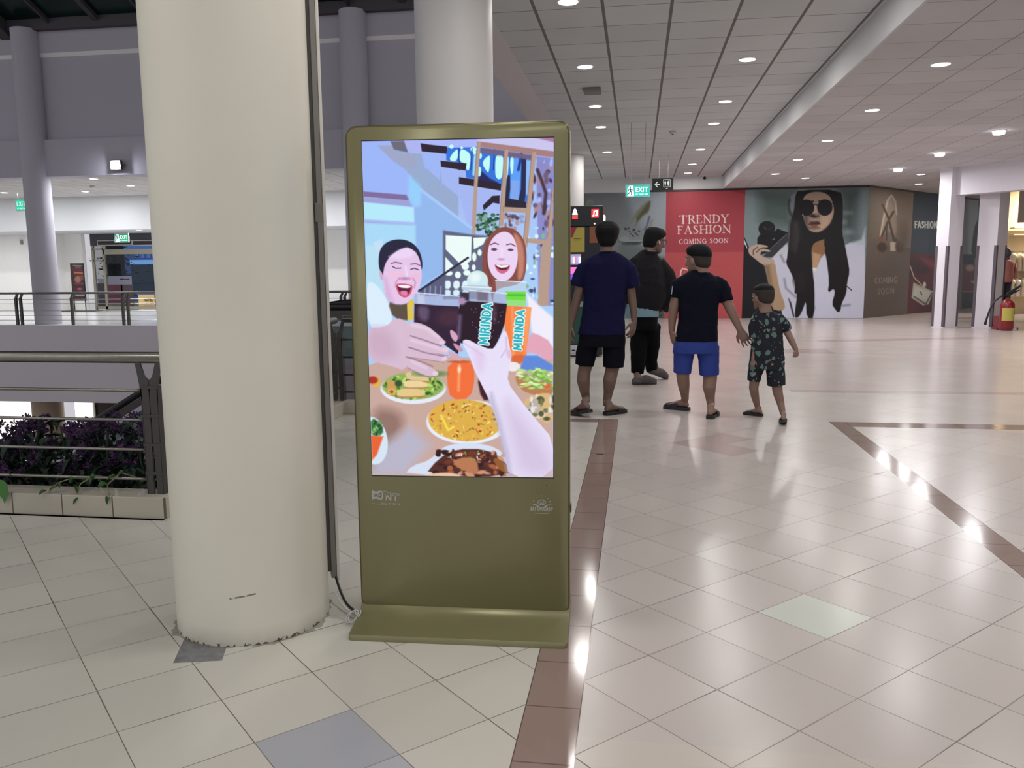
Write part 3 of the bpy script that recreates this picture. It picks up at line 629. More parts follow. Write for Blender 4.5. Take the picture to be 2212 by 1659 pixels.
mb.build('steps', mat('escalator_steps', (84, 84, 88), .5, .4), es)
MB().box((-4.3, 9.3, .205), (-2.2, 10.5, .215)).build('landing_plate', steel, es)

# lower storey behind the flowers
shopglow = mat('shop_window_light', (255, 252, 246), .5, emit=1.35)
ls = thing('lower_shop_window', 'overexposed bright shop window on the lower floor, left of the cream pillar', 'shop window', (-17, 21.4, -4.8))
MB().box((-20.5, 21.3, -4.6), (-16.55, 21.36, -2.12)).build('lit_pane', shopglow, ls)
MB().box((-20.6, 21.36, -4.8), (-16.5, 21.5, -2.0)).build('frame', steel, ls)
ls = thing('lower_shop_window', 'narrow bright shop window on the lower floor, right of the cream pillar', 'shop window', (-15.5, 21.4, -4.8))
MB().box((-15.8, 21.3, -4.6), (-15.28, 21.36, -2.12)).build('lit_pane', shopglow, ls)
MB().box((-15.85, 21.36, -4.8), (-15.2, 21.5, -2.0)).build('frame', steel, ls)
tag(MB().lathe(-16.1, 20.6, [(.40, -4.8), (.40, -1.9)], 32).build('lower_pillar', mat('tan_column', (178, 160, 138), .6), auto=40), 'cream brown round pillar on the lower floor, seen above the flowers', 'pillar')
structure('wall_lower', MB().box((-15.2, 21.4, -4.8), (-1.5, 21.6, -1.9)), mat('dark_shopfront', (72, 58, 58), .5, noise=.3, nscale=1.2))
structure('ceiling.004', MB().box((-34, 19.6, -2.02), (-1.5, 30, -1.9)), slabm)
tag(MB().box((-14.05, 20.9, -2.75), (-12.9, 20.96, -2.2)).build('red_sign_board', mat('red_board', (190, 60, 70), .5, emit=.25)), 'red sign board on the lower floor behind the escalator', 'sign')

# ================================================================== DISPLAY KIOSK
ka = rad(2.4); ke = Vector((math.cos(ka), math.sin(ka), 0)); kn = Vector((-math.sin(ka), math.cos(ka), 0)); ko = Vector((-1.008, 2.71, 0))
def K3(u, d, z): return ko + ke*u + kn*d + Vector((0, 0, z))
gold = mat('champagne_gold_paint', (136, 133, 98), 0.30, 0.35, noise=0.05, nscale=3, bump=0.03, bscale=900)
gold_e = mat('champagne_gold_edge', (104, 98, 62), 0.28, 0.6, noise=0.05)
kiosk = thing('display_kiosk', 'tall gold floor-standing advertising screen on a flat gold foot beside the pillar', 'advertising kiosk', K3(.39, .2, 0))
def rrect(u0, u1, z0, z1, r, n=7):
    o = []
    for cx, cz, a in ((u1-r, z1-r, 0), (u0+r, z1-r, 90), (u0+r, z0+r, 180), (u1-r, z0+r, 270)):
        o += [(cx+r*math.cos(rad(a+90*i/n)), cz+r*math.sin(rad(a+90*i/n))) for i in range(n+1)]
    return o
def plate(mb, u0, u1, z0, z1, r, d0, d1, ch=0.0):
    R = []
    for d, c in ((d0, ch), (d0+ch, 0), (d1-ch, 0), (d1, ch)) if ch else ((d0, 0), (d1, 0)):
        R.append([K3(u, d, z) for u, z in rrect(u0+c, u1-c, z0+c, z1-c, max(r-c, .003))])
    return mb.rings(R)
D = .175
U0, U1, Z0, Z1 = -.004, .783, .044, 1.812
plate(MB(), U0, U1, Z0, Z1, .040, D+.004, D+.075, .006).build('cabinet', gold_e, kiosk, auto=50)
plate(MB(), U0+.007, U1-.007, Z0+.007, Z1-.007, .036, D, D+.006, .002).build('front_panel', gold, kiosk, auto=50)
plate(MB(), U0+.03, U1-.03, Z0+.03, Z1-.03, .036, D+.075, D+.088, .004).build('back_cover', gold_e, kiosk, auto=50)
# foot: low plate whose top sweeps up to the cabinet
prof = [(0.0, .0), (.0, .012), (.006, .020), (.05, .026), (.10, .034), (.14, .044), (.17, .058), (.185, .075), (.255, .075), (.27, .058), (.33, .040), (.40, .024), (.42, .018), (.42, .0)]
R = []
for u, c in ((-.003, .014), (.0, .006), (.010, 0), (.768, 0), (.778, .006), (.781, .014)):
    R.append([K3(u, min(max(d, c), .42-c), z*(1 if c == 0 else .94)) for d, z in prof])
MB().rings(R).build('foot', gold, kiosk, auto=40)
MB().box((0, 0, 0), (.001, .001, .001)) 
plate(MB(), .05, .73, .03, .06, .01, D+.01, D+.07).build('neck', mat('shadow_gap', (40, 38, 28), .6), kiosk)
# ---------------- the lit screen, painted flat
SC = [PP(x, y, K3(0, D-.0012, 0), kn) for x, y in ((781.3, 305.5), (1196.3, 297.4), (1195.0, 1031.4), (804.6, 1026.4))]
bez = [SC[i]+(SC[i]-(SC[0]+SC[1]+SC[2]+SC[3])/4).normalized()*.004 - kn*.0002 for i in range(4)]
MB().ext([p+kn*.0008 for p in bez], -kn*.0008).build('screen_border', mat('screen_black', (14, 16, 22), .2), kiosk)
SC = [p-kn*.0012 for p in SC]
cv = Canvas(SC, 430, 770, (170, 180, 238))
A = lambda: cv.at(760, 280, 4.3652)
B = lambda: cv.at(760, 560, 3.3174)
C1 = lambda: cv.at(770, 290, 7.9)
C2 = lambda: cv.at(980, 290, 7.9)
P, L, EL = cv.poly, cv.line, cv.ell
A(); cv.grad((100, 100), (166, 174, 246), (500, 1600), (172, 208, 250))
P([(92, 112), (520, 95), (700, 560), (560, 720), (105, 590)], (158, 184, 252), 8)
C1()
P([(370, 200), (620, 190), (880, 315), (1110, 320), (1170, 580), (1440, 590), (1480, 840), (1738, 850), (1738, 1450), (1100, 960), (840, 610), (620, 450)], (152, 172, 210), 2)
P([(370, 200), (620, 200), (700, 330), (1000, 340), (1020, 560), (900, 600), (620, 440)], (160, 168, 200), 3)
P([(580, 120), (810, 110), (880, 310), (640, 260)], (108, 104, 122), 1.5)
P([(820, 110), (1090, 110), (1130, 330), (900, 320)], (176, 182, 244), 1)
P([(1120, 310), (1530, 340), (1450, 580), (1180, 590)], (158, 182, 250), 1)
A()
P([(530, 95), (1190, 85), (1190, 170), (900, 165), (650, 130)], (172, 184, 250), 1.5)
P([(660, 215), (895, 235), (840, 300), (830, 480), (700, 360)], (160, 184, 250), 1.2)
P([(835, 360), (1080, 390), (1015, 470), (1005, 630), (850, 500)], (164, 184, 246), 1.2)
P([(1012, 520), (1400, 580), (1240, 720), (1230, 800), (1120, 1010), (1020, 640)], (166, 184, 244), 1.5)
P([(890, 170), (1180, 165), (1440, 200), (1520, 250), (1715, 280), (1700, 700), (1450, 700), (1410, 510), (1075, 450), (1075, 320), (890, 290)], (48, 116, 222), 1)
P([(1500, 250), (1600, 265), (1580, 680), (1490, 670)], (92, 160, 252), 1.5)
P([(1640, 280), (1710, 290), (1690, 640), (1620, 600)], (140, 188, 250), 2)
P([(1200, 370), (1300, 460), (1380, 500), (1390, 560), (1180, 510)], (34, 34, 92), 2)
gw = (196, 255, 250)
P([(925, 255), (985, 185), (1003, 190), (995, 300), (925, 295)], gw, .8, 2)
EL(940, 160, 20, 20, gw); EL(1036, 172, 14, 12, gw)
P([(1018, 190), (1060, 185), (1120, 230), (1118, 300), (1108, 385), (1080, 385), (1072, 320), (1012, 300)], gw, .8, 2)
EL(1148, 185, 30, 22, gw); EL(1158, 215, 16, 22, gw)
P([(1150, 230), (1175, 230), (1172, 330), (1160, 440), (1135, 435), (1140, 380)], (150, 215, 250), 1, 2)
P([(1222, 310), (1290, 240), (1305, 255), (1300, 350), (1290, 405), (1275, 400)], gw, .8, 2)
EL(1210, 245, 17, 30, gw); P([(1188, 355), (1210, 345), (1222, 380), (1215, 440), (1190, 445)], gw, .8, 2)
P([(1360, 235), (1425, 235), (1430, 330), (1418, 470), (1355, 465), (1350, 340)], gw, .8, 2)
P([(1465, 250), (1480, 250), (1478, 340), (1468, 460), (1452, 460)], gw, .8, 2); P([(1500, 250), (1528, 255), (1522, 400), (1505, 430), (1490, 330)], gw, .8, 2)
for x0, x1, wd in ((1010, 1012, 10), (1135, 1120, 8), (1345, 1335, 10), (1610, 1570, 26)): L([(x0, 180), (x1, 380)], wd, (26, 60, 150), .8)
P([(1600, 270), (1645, 270), (1640, 600), (1625, 700), (1560, 700), (1595, 560)], (34, 36, 78), 1); P([(1470, 430), (1492, 430), (1495, 560), (1470, 700), (1440, 700), (1450, 560)], (36, 34, 62), 1)
P([(1500, 480), (1580, 480), (1570, 670), (1495, 660)], (128, 168, 240), 1.5)
P([(1440, 640), (1640, 680), (1650, 740), (1430, 735)], (38, 32, 48), 1)
tr = (40, 26, 46)
P([(648, 128), (720, 140), (900, 160), (893, 228), (660, 205)], tr, .8); P([(836, 293), (1082, 318), (1072, 386), (842, 350)], tr, .8)
P([(1010, 448), (1160, 468), (1410, 510), (1405, 575), (1010, 512)], tr, .8); P([(1235, 715), (1325, 625), (1395, 620), (1392, 700), (1330, 690), (1245, 762)], tr, .8)
P([(1250, 765), (1335, 695), (1395, 705), (1395, 800), (1240, 800)], (172, 190, 250), 1.2)
P([(1180, 90), (1905, 70), (1905, 212), (1190, 118)], (204, 200, 240), 1.5); P([(1700, 70), (1910, 65), (1910, 120)], (172, 118, 160), 2)
P([(1740, 250), (1905, 270), (1905, 1660), (1760, 1660)], (140, 140, 205), 2)
P([(1210, 170), (1720, 240), (1720, 290), (1210, 220)], (110, 96, 130), 2.5)
r_ = random.Random(5)
for i in range(36):
    x = r_.uniform(1700, 1895); y = r_.uniform(300, 900); EL(x, y, r_.uniform(8, 22), r_.uniform(15, 50), [(70, 50, 70), (170, 190, 250), (176, 140, 150), (110, 90, 120)][i % 4], 1.5, r_.uniform(-.4, .4))
L([(1750, 380), (1790, 480), (1830, 600), (1810, 790)], 30, (70, 48, 62), 2)
for i in range(46):
    x = r_.uniform(1650, 1900); y = r_.uniform(900, 1640); EL(x, y, r_.uniform(8, 24), r_.uniform(8, 28), [(60, 70, 110), (180, 235, 250), (120, 190, 150), (150, 150, 200), (225, 250, 255)][i % 5], 1.2)
for i in range(30):
    x = r_.uniform(1440, 1640); y = r_.uniform(800, 950); EL(x, y, r_.uniform(8, 20), r_.uniform(8, 30), [(90, 70, 90), (150, 160, 200), (180, 150, 150)][i % 3], 1.5)
wd = (184, 156, 140)
P([(1190, 110), (1905, 205), (1905, 262), (1760, 245), (1190, 160)], (168, 128, 128), 1)
for q in ([(1185, 120), (1216, 120), (1186, 520), (1165, 1010), (1125, 1010), (1152, 520)], [(1440, 190), (1476, 190), (1430, 910), (1390, 910)], [(1700, 210), (1738, 215), (1655, 1110), (1612, 1100)], [(1430, 728), (1652, 742), (1650, 788), (1430, 772)], [(1655, 1025), (1842, 1042), (1842, 1088), (1652, 1065)], [(1890, 560), (1906, 560), (1852, 1659), (1750, 1659), (1790, 1100), (1842, 1020)]):
    P(q, wd, 1)
    L([q[0], q[-1]], 6, (150, 118, 108), 1)
for i in range(60):
    EL(r_.uniform(1180, 1390), r_.uniform(790, 1000), r_.uniform(8, 26), r_.uniform(8, 22), [(36, 78, 52), (58, 112, 70), (28, 60, 46), (130, 170, 170)][i % 4], 1)
C1(); P([(120, 975), (860, 1035), (900, 1110), (880, 1130), (125, 1065)], (128, 108, 160), 1.2); P([(130, 1075), (900, 1135), (960, 1230), (120, 1150)], (158, 164, 214), 1.5)
P([(125, 1160), (985, 1250), (990, 1500), (135, 1450)], (182, 236, 255), 1.5); P([(140, 1480), (1000, 1540), (990, 1590), (140, 1520)], (164, 172, 226), 1.5)
P([(900, 700), (1080, 870), (1110, 950), (1100, 1240), (970, 1220), (880, 1060)], (150, 210, 255), 5)
A()
P([(660, 590), (1130, 940), (1130, 1010), (870, 1010), (870, 1340), (650, 1480), (600, 1040), (590, 740), (650, 720)], (148, 186, 240), 3)
L([(640, 560), (1125, 925)], 26, (166, 204, 252), 1.5)
P([(120, 880), (600, 900), (600, 1200), (120, 1100)], (170, 220, 250), 3)
P([(125, 1090), (300, 1090), (330, 1659), (140, 1659)], (186, 226, 246), 3); P([(200, 1060), (290, 1030), (290, 1200), (240, 1200)], (196, 226, 250), 2)
lat = (110, 112, 138)
P([(860, 950), (1130, 990), (1280, 1000), (1250, 1600), (860, 1600)], (96, 100, 128), 2)
P([(885, 995), (1130, 1010), (1125, 1230), (1050, 1300), (985, 1230), (885, 1130)], (240, 255, 252), 1); P([(1145, 1020), (1270, 1015), (1240, 1080), (1150, 1130)], (240, 255, 248), 1)
P([(882, 1200), (960, 1285), (882, 1345)], (235, 252, 252), 1)
for q in ((1155, 1200, 20, 42), (1150, 1300, 18, 28), (1070, 1290, 34, 34), (1085, 1350, 34, 26), (1000, 1370, 28, 32), (915, 1355, 36, 22), (1205, 1160, 20, 30)): EL(*q, (238, 255, 252), 1)
for x in (905, 990, 1075): P([(x-32, 1425), (x+30, 1425), (x+26, 1500), (x-34, 1500)], (224, 246, 252), 1.2, 1); P([(x-34, 1510), (x+28, 1510), (x+24, 1570), (x-34, 1570)], (214, 240, 252), 1.2, 1)
P([(640, 1510), (880, 1345), (880, 1560), (640, 1570)], (88, 92, 124), 2)
for x in (690, 740, 790, 840): L([(x, 1480), (x-4, 1570)], 14, (140, 146, 180), 1)
L([(632, 1522), (1095, 1208)], 20, (40, 42, 66), .8)
# woman at the left, laughing
P([(250, 1245), (262, 1130), (330, 1055), (450, 1028), (565, 1058), (640, 1140), (668, 1250), (662, 1330), (600, 1350), (310, 1400), (262, 1330)], (34, 32, 58), 1, 2)
P([(292, 1380), (310, 1270), (360, 1195), (440, 1135), (520, 1108), (590, 1140), (640, 1215), (660, 1330), (656, 1440), (600, 1560), (500, 1660), (400, 1660), (330, 1590), (295, 1480)], (232, 200, 236), 1, 1)
P([(300, 1380), (330, 1400), (390, 1600), (420, 1660), (390, 1665), (320, 1580)], (220, 182, 222), 4); P([(255, 1320), (290, 1350), (300, 1420), (270, 1420)], (214, 172, 212), 1, 1)
P([(350, 1200), (440, 1140), (520, 1115), (600, 1160), (560, 1200), (430, 1220)], (240, 216, 248), 4)
EL(420, 1380, 60, 40, (242, 196, 226), 4); EL(600, 1390, 50, 38, (240, 192, 224), 4)
L([(372, 1262), (410, 1250), (468, 1262)], 10, (120, 90, 130), 1.2); L([(556, 1270), (600, 1262), (646, 1282)], 10, (120, 90, 130), 1.2)
L([(385, 1292), (415, 1308), (462, 1306)], 9, (60, 42, 70), .8); L([(556, 1318), (590, 1308), (628, 1322)], 9, (60, 42, 70), .8)
L([(505, 1290), (520, 1380)], 14, (246, 224, 250), 2); EL(500, 1405, 52, 14, (196, 140, 184), 2); L([(448, 1400), (415, 1440), (412, 1480)], 7, (190, 130, 176), 2); L([(575, 1400), (600, 1440), (588, 1490)], 7, (190, 130, 176), 2)
P([(412, 1460), (450, 1448), (540, 1458), (578, 1470), (560, 1550), (510, 1590), (455, 1570), (425, 1520)], (216, 84, 120), .8, 2)
P([(424, 1468), (560, 1474), (545, 1540), (505, 1562), (460, 1545), (435, 1505)], (92, 28, 56), .8, 1)
P([(430, 1462), (560, 1470), (545, 1496), (450, 1490)], (252, 250, 255), .8, 1); P([(450, 1520), (530, 1520), (520, 1570), (470, 1560)], (224, 130, 176), 1, 2)
P([(145, 1540), (260, 1540), (340, 1659), (140, 1659)], (206, 226, 248), 3)
P([(535, 1620), (575, 1600), (600, 1659), (540, 1659)], (226, 196, 70), 1)
# woman at the right, auburn hair
P([(1225, 1240), (1250, 1080), (1300, 990), (1370, 930), (1450, 915), (1540, 940), (1610, 1010), (1650, 1130), (1645, 1340), (1600, 1460), (1340, 1500), (1330, 1659), (1300, 1480), (1240, 1380)], (136, 74, 66), 1, 2)
P([(1520, 960), (1590, 1020), (1630, 1160), (1620, 1380), (1560, 1440), (1570, 1240), (1550, 1100)], (196, 130, 110), 3, 1)
P([(1260, 1250), (1300, 1060), (1360, 970), (1300, 1150), (1290, 1400), (1330, 1480)], (104, 50, 52), 2, 1)
P([(1275, 1180), (1300, 1060), (1360, 985), (1440, 955), (1510, 985), (1555, 1080), (1570, 1200), (1545, 1330), (1490, 1410), (1420, 1435), (1350, 1405), (1290, 1320)], (238, 214, 246), 1, 2)
L([(1310, 1085), (1345, 1068), (1382, 1082)], 10, (110, 66, 86), 1); L([(1460, 1086), (1500, 1076), (1542, 1098)], 10, (110, 66, 86), 1)
P([(1304, 1130), (1340, 1112), (1380, 1128), (1345, 1148)], (96, 66, 92), .8, 1); P([(1462, 1132), (1495, 1118), (1535, 1134), (1495, 1150)], (96, 66, 92), .8, 1)
L([(1415, 1120), (1412, 1210)], 12, (248, 232, 252), 2); EL(1408, 1222, 30, 9, (196, 140, 172), 1.5)
P([(1340, 1262), (1410, 1280), (1498, 1268), (1480, 1330), (1420, 1365), (1365, 1335)], (214, 104, 136), .8, 1)
P([(1350, 1268), (1410, 1284), (1488, 1274), (1470, 1320), (1415, 1330), (1372, 1312)], (100, 30, 52), .8, 1); P([(1356, 1268), (1410, 1282), (1482, 1274), (1468, 1296), (1412, 1304), (1374, 1292)], (255, 252, 255), .7)
# table and food
B()
P([(115, 760), (300, 700), (720, 700), (1130, 720), (1443, 700), (1443, 1565), (148, 1552)], (204, 170, 160), 2)
P([(135, 1060), (330, 1080), (380, 1180), (310, 1330), (200, 1480), (150, 1500)], (150, 118, 108), 14, 2)
P([(150, 1380), (420, 1200), (560, 1330), (380, 1545), (148, 1548)], (188, 184, 204), 14)
P([(100, 160), (170, 170), (250, 280), (300, 420), (250, 500), (112, 500)], (222, 240, 255), 2, 1)
P([(255, 300), (330, 330), (430, 310), (430, 440), (300, 430)], (92, 78, 66), 2, 1); P([(395, 320), (430, 300), (448, 430), (400, 440)], (228, 198, 80), 1)
# cup with a domed lid
EL(900, 155, 76, 74, (208, 236, 240), 1); EL(885, 130, 38, 34, (236, 250, 250), 4); P([(785, 180), (1000, 190), (1004, 236), (790, 230)], (186, 206, 226), 1, 1); L([(790, 196), (1000, 206)], 8, (236, 248, 255), 1)
# green and orange drinks behind
P([(1028, 150), (1252, 162), (1250, 330), (1120, 330), (1035, 240)], (196, 214, 236), 1.2, 0, .6); L([(1030, 152), (1250, 164)], 6, (232, 246, 255), .8)
P([(1100, 232), (1248, 232), (1245, 300), (1105, 290)], (112, 224, 60), 1); P([(1110, 290), (1246, 296), (1246, 336), (1112, 332)], (150, 226, 130), 1); L([(1110, 256), (1240, 258)], 12, (70, 180, 60), 2)
P([(1250, 240), (1340, 330), (1443, 420), (1443, 640), (1290, 520)], (244, 240, 255), 3)
P([(1085, 330), (1285, 345), (1265, 560), (1250, 700), (1150, 752), (1100, 560)], (250, 128, 62), 1); P([(1240, 345), (1285, 350), (1262, 560), (1235, 690)], (255, 160, 96), 3)
L([(1150, 345), (1160, 700)], 14, (255, 164, 104), 3); P([(1130, 690), (1250, 680), (1225, 745), (1160, 755)], (220, 106, 60), 2, 1)
P([(1262, 560), (1300, 520), (1443, 600), (1443, 750), (1290, 660), (1245, 690)], (230, 168, 190), 2, 1); P([(1240, 690), (1330, 690), (1443, 760), (1443, 800), (1200, 800)], (96, 138, 220), 2)
EL(1155, 770, 52, 34, (240, 236, 240), 1)
# dark drinks
P([(450, 236), (770, 262), (775, 340), (700, 620), (560, 560), (440, 470)], (168, 172, 210), 1.2, 0, .6); P([(470, 250), (520, 255), (520, 320), (470, 318)], (200, 206, 232), 3); L([(450, 240), (770, 266)], 6, (228, 236, 252), .8)
P([(448, 318), (600, 330), (765, 338), (800, 500), (760, 680), (660, 610), (560, 540), (446, 462)], (48, 26, 52), 1)
P([(470, 330), (560, 345), (545, 450), (480, 430)], (96, 78, 110), 5, 1); EL(700, 420, 90, 60, (70, 40, 60), 8)
P([(840, 220), (1112, 245), (1112, 330), (838, 306)], (168, 176, 206), 1, 0, .62); P([(900, 228), (980, 235), (975, 300), (900, 296)], (120, 110, 130), 3); L([(842, 222), (1112, 247)], 6, (236, 244, 255), .8)
P([(780, 236), (840, 240), (838, 300), (780, 300)], (50, 40, 64), 2)
P([(838, 300), (1112, 320), (1095, 460), (1060, 560), (1010, 652), (900, 620), (780, 600), (750, 460), (775, 320)], (38, 16, 34), 1)
L([(775, 410), (765, 560)], 20, (120, 100, 140), 5); EL(1020, 390, 14, 60, (90, 60, 84), 5); EL(790, 300, 26, 26, (176, 140, 180), 3)
for i in range(26): EL(r_.uniform(850, 1090), r_.uniform(330, 580), 3, 3, (150, 130, 150), .8)
# orange glass in front
P([(690, 735), (862, 725), (884, 850), (850, 1000), (710, 1006), (680, 880)], (246, 112, 58), 1, 1); L([(770, 760), (765, 940)], 16, (255, 168, 110), 3); EL(775, 735, 86, 10, (206, 96, 60), 1); EL(770, 790, 12, 22, (255, 226, 190), 2)
P([(896, 840), (960, 870), (1000, 1010), (930, 1010)], (62, 26, 34), 2, 1)
# plates
EL(175, 880, 28, 40, (232, 180, 70), 1); EL(150, 866, 36, 26, (170, 50, 30), 2)
EL(440, 925, 234, 112, (232, 238, 250), 1); EL(440, 908, 222, 98, (150, 176, 96), 1.5)
for i in range(90):
    a = r_.uniform(0, 2*PI); q = r_.uniform(.5, .95); EL(440+215*q*math.cos(a), 915+90*q*math.sin(a), r_.uniform(8, 22), r_.uniform(6, 14), [(150, 205, 70), (84, 140, 48), (190, 226, 110), (60, 96, 40)][i % 4], 1, r_.uniform(0, 3))
for q, c in (([(375, 800), (540, 830), (560, 880), (400, 870)], (226, 200, 150)), ([(365, 865), (530, 875), (552, 920), (380, 925)], (240, 214, 160)), ([(325, 925), (520, 930), (525, 985), (320, 990)], (232, 202, 140)), ([(250, 860), (325, 880), (315, 960), (255, 960)], (206, 160, 88))):
    P(q, c, 1, 1); L([q[3], q[2]], 10, (186, 138, 80), 1.5)
EL(285, 950, 30, 26, (226, 178, 96), 1); EL(285, 950, 14, 12, (150, 100, 50), 1.5); EL(335, 890, 26, 24, (50, 84, 40), 2); EL(560, 820, 120, 20, (90, 140, 70), 3)
EL(830, 1166, 296, 158, (234, 240, 252), 1.2); EL(812, 1155, 264, 150, (226, 178, 74), 1.2, .06)
for i in range(120):
    a = r_.uniform(0, 2*PI); q = math.sqrt(r_.uniform(0, .92)); EL(812+262*q*math.cos(a), 1155+146*q*math.sin(a), r_.uniform(3, 16), r_.uniform(2, 9), [(110, 92, 40), (240, 206, 90), (196, 120, 50), (246, 226, 140), (176, 60, 40), (206, 150, 60)][i % 6], 1, r_.uniform(0, 3))
L([(640, 1120), (690, 1225), (730, 1200)], 16, (250, 222, 80), 1)
P([(378, 1545), (430, 1480), (560, 1440), (640, 1350), (760, 1316), (900, 1316), (1040, 1350), (1120, 1430), (1150, 1560)], (218, 226, 246), 1.2, 1); P([(520, 1550), (620, 1430), (740, 1360), (960, 1360), (1100, 1440), (1135, 1562)], (84, 42, 36), 1.5, 1)
for i in range(80):
    x = r_.uniform(600, 1100); y = r_.uniform(1370, 1550); EL(x, y, r_.uniform(8, 40), r_.uniform(5, 20), [(116, 54, 38), (62, 28, 28), (170, 96, 60), (206, 150, 120), (46, 20, 24)][i % 5], 1.2, r_.uniform(-.6, .6))
P([(700, 1450), (830, 1410), (900, 1440), (910, 1540), (820, 1530)], (188, 122, 84), 2, 1); P([(1010, 1410), (1100, 1460), (1130, 1545), (1040, 1500)], (150, 92, 44), 1.5, 1); EL(660, 1556, 130, 26, (232, 196, 170), 1.2)
for i in range(14): EL(r_.uniform(680, 960), r_.uniform(1370, 1440), 10, 4, (240, 236, 240) if i % 2 else (130, 170, 80), .8, r_.uniform(0, 3))
EL(150, 1300, 106, 172, (216, 232, 246), 1, -.15); P([(135, 1130), (220, 1180), (226, 1260), (140, 1262)], (50, 110, 60), 2, 1); P([(140, 1262), (225, 1270), (180, 1400), (145, 1440)], (238, 100, 50), 2)
for i in range(16): EL(r_.uniform(136, 215), r_.uniform(1150, 1255), 16, 8, [(28, 76, 40), (90, 160, 80), (140, 190, 110)][i % 3], 1, r_.uniform(0, 3))
P([(1165, 850), (1200, 820), (1443, 880), (1443, 975), (1330, 980), (1210, 940)], (186, 128, 84), 1.5, 1)
for i in range(60): EL(r_.uniform(1200, 1443), r_.uniform(785, 930), r_.uniform(12, 34), r_.uniform(5, 12), [(190, 226, 130), (226, 246, 190), (120, 176, 80), (160, 210, 110)][i % 4], 1, r_.uniform(-.8, .8))
EL(1400, 915, 28, 12, (236, 96, 60), 1.5)
P([(1215, 1020), (1330, 960), (1443, 960), (1443, 1200), (1280, 1120)], (222, 186, 130), 1.2, 1)
for i in range(34): EL(r_.uniform(1260, 1443), r_.uniform(985, 1160), r_.uniform(10, 36), r_.uniform(8, 28), [(226, 218, 220), (120, 120, 70), (190, 180, 170), (84, 90, 60), (236, 230, 236)][i % 5], 1.5)
# hand at the left holding a glass
sk = (218, 190, 212); sd = (166, 128, 150)
P([(112, 495), (240, 486), (320, 415), (400, 450), (440, 540), (420, 700), (380, 800), (300, 770), (180, 740), (118, 700)], sk, 1.5, 1)
for q in ([(380, 445), (520, 460), (620, 540), (672, 590), (640, 618), (560, 600), (400, 540)], [(400, 540), (560, 590), (690, 640), (688, 690), (560, 670), (400, 630)], [(400, 630), (560, 660), (684, 706), (660, 740), (540, 720), (390, 700)], [(350, 690), (480, 730), (612, 800), (618, 838), (540, 842), (400, 780)]):
    P(q, sk, 1, 2); L(q[3:6], 5, sd, 1)
P([(112, 500), (260, 500), (330, 640), (300, 720), (120, 700)], (206, 174, 198), 14, 1)
L([(420, 548), (520, 580), (640, 622)], 9, (158, 122, 150), 1.2); L([(410, 632), (520, 668), (660, 696)], 9, (158, 122, 150), 1.2); L([(390, 700), (500, 735), (580, 768)], 9, (158, 122, 150), 1.5); L([(430, 470), (540, 500), (620, 560)], 14, (236, 214, 232), 4); L([(430, 580), (560, 620), (650, 650)], 12, (236, 214, 232), 4); L([(430, 730), (530, 780)], 12, (234, 212, 230), 4)
for q in ((648, 596, 16), (672, 650, 16), (664, 712, 14), (598, 818, 16)): EL(q[0], q[1], q[2]+6, q[2], (238, 206, 226), 1.5)
P([(700, 500), (740, 520), (765, 560), (745, 600), (710, 560)], (216, 168, 190), 1.2, 2); P([(720, 590), (800, 640), (790, 670), (740, 640)], (206, 150, 176), 1.2, 1); P([(690, 650), (790, 700), (780, 735), (700, 700)], (216, 170, 190), 1.5, 1)
# near hand and forearm
nf = (234, 226, 252)
P([(784, 590), (826, 570), (900, 610), (1000, 650), (1042, 610), (1082, 510), (1112, 520), (1130, 620), (1146, 700), (1125, 790), (1115, 880), (1200, 1000), (1330, 1160), (1443, 1290), (1443, 1565), (1125, 1562), (1100, 1400), (1060, 1240), (1040, 1150), (985, 1010), (930, 900), (880, 800), (840, 690)], nf, 1, 1)
P([(1090, 1000), (1200, 1100), (1330, 1260), (1443, 1420), (1443, 1560), (1200, 1560), (1130, 1300)], (216, 200, 230), 22, 1)
P([(1000, 960), (1060, 1150), (1120, 1400), (1140, 1560), (1125, 1562), (1060, 1240), (990, 1010)], (184, 178, 208), 8); P([(860, 620), (960, 680), (940, 800), (900, 800)], (228, 206, 240), 10, 1)
L([(1070, 700), (1110, 640), (1105, 560)], 6, (206, 176, 216), 2); P([(1105, 640), (1146, 660), (1140, 720), (1110, 700)], (226, 196, 226), 3, 1); L([(800, 600), (880, 650), (940, 690)], 5, (220, 192, 226), 3)
# the lettering on the two glasses, white outline then turquoise
def soda(x0, y0, x1, y1, h):
    d = math.hypot(x1-x0, y1-y0); up = ((y1-y0)/d, -(x1-x0)/d)
    for c, ww in (((240, 255, 255), 27), ((30, 178, 192), 13)):
        cv.text('MIRINDA', (x0, y0), (x1, y1), h, up, c, ww, ww, SANS, .12, .6)
    ux, uy = (x1-x0)/d, (y1-y0)/d
soda(976, 612, 1002, 318, 62); soda(1212, 652, 1236, 366, 54)
EL(912, 520, 7, 7, (36, 186, 200), .8); EL(1160, 560, 6, 6, (36, 186, 200), .8)
cv.speck(1.6)
cv.C = np.clip(cv.C, 0, 255)*0.985
scr = cv.build('screen', paint_mat('screen_glow', True), kiosk)
scr['label'] = 'glowing screen showing two laughing women, raised glasses and dishes of food'

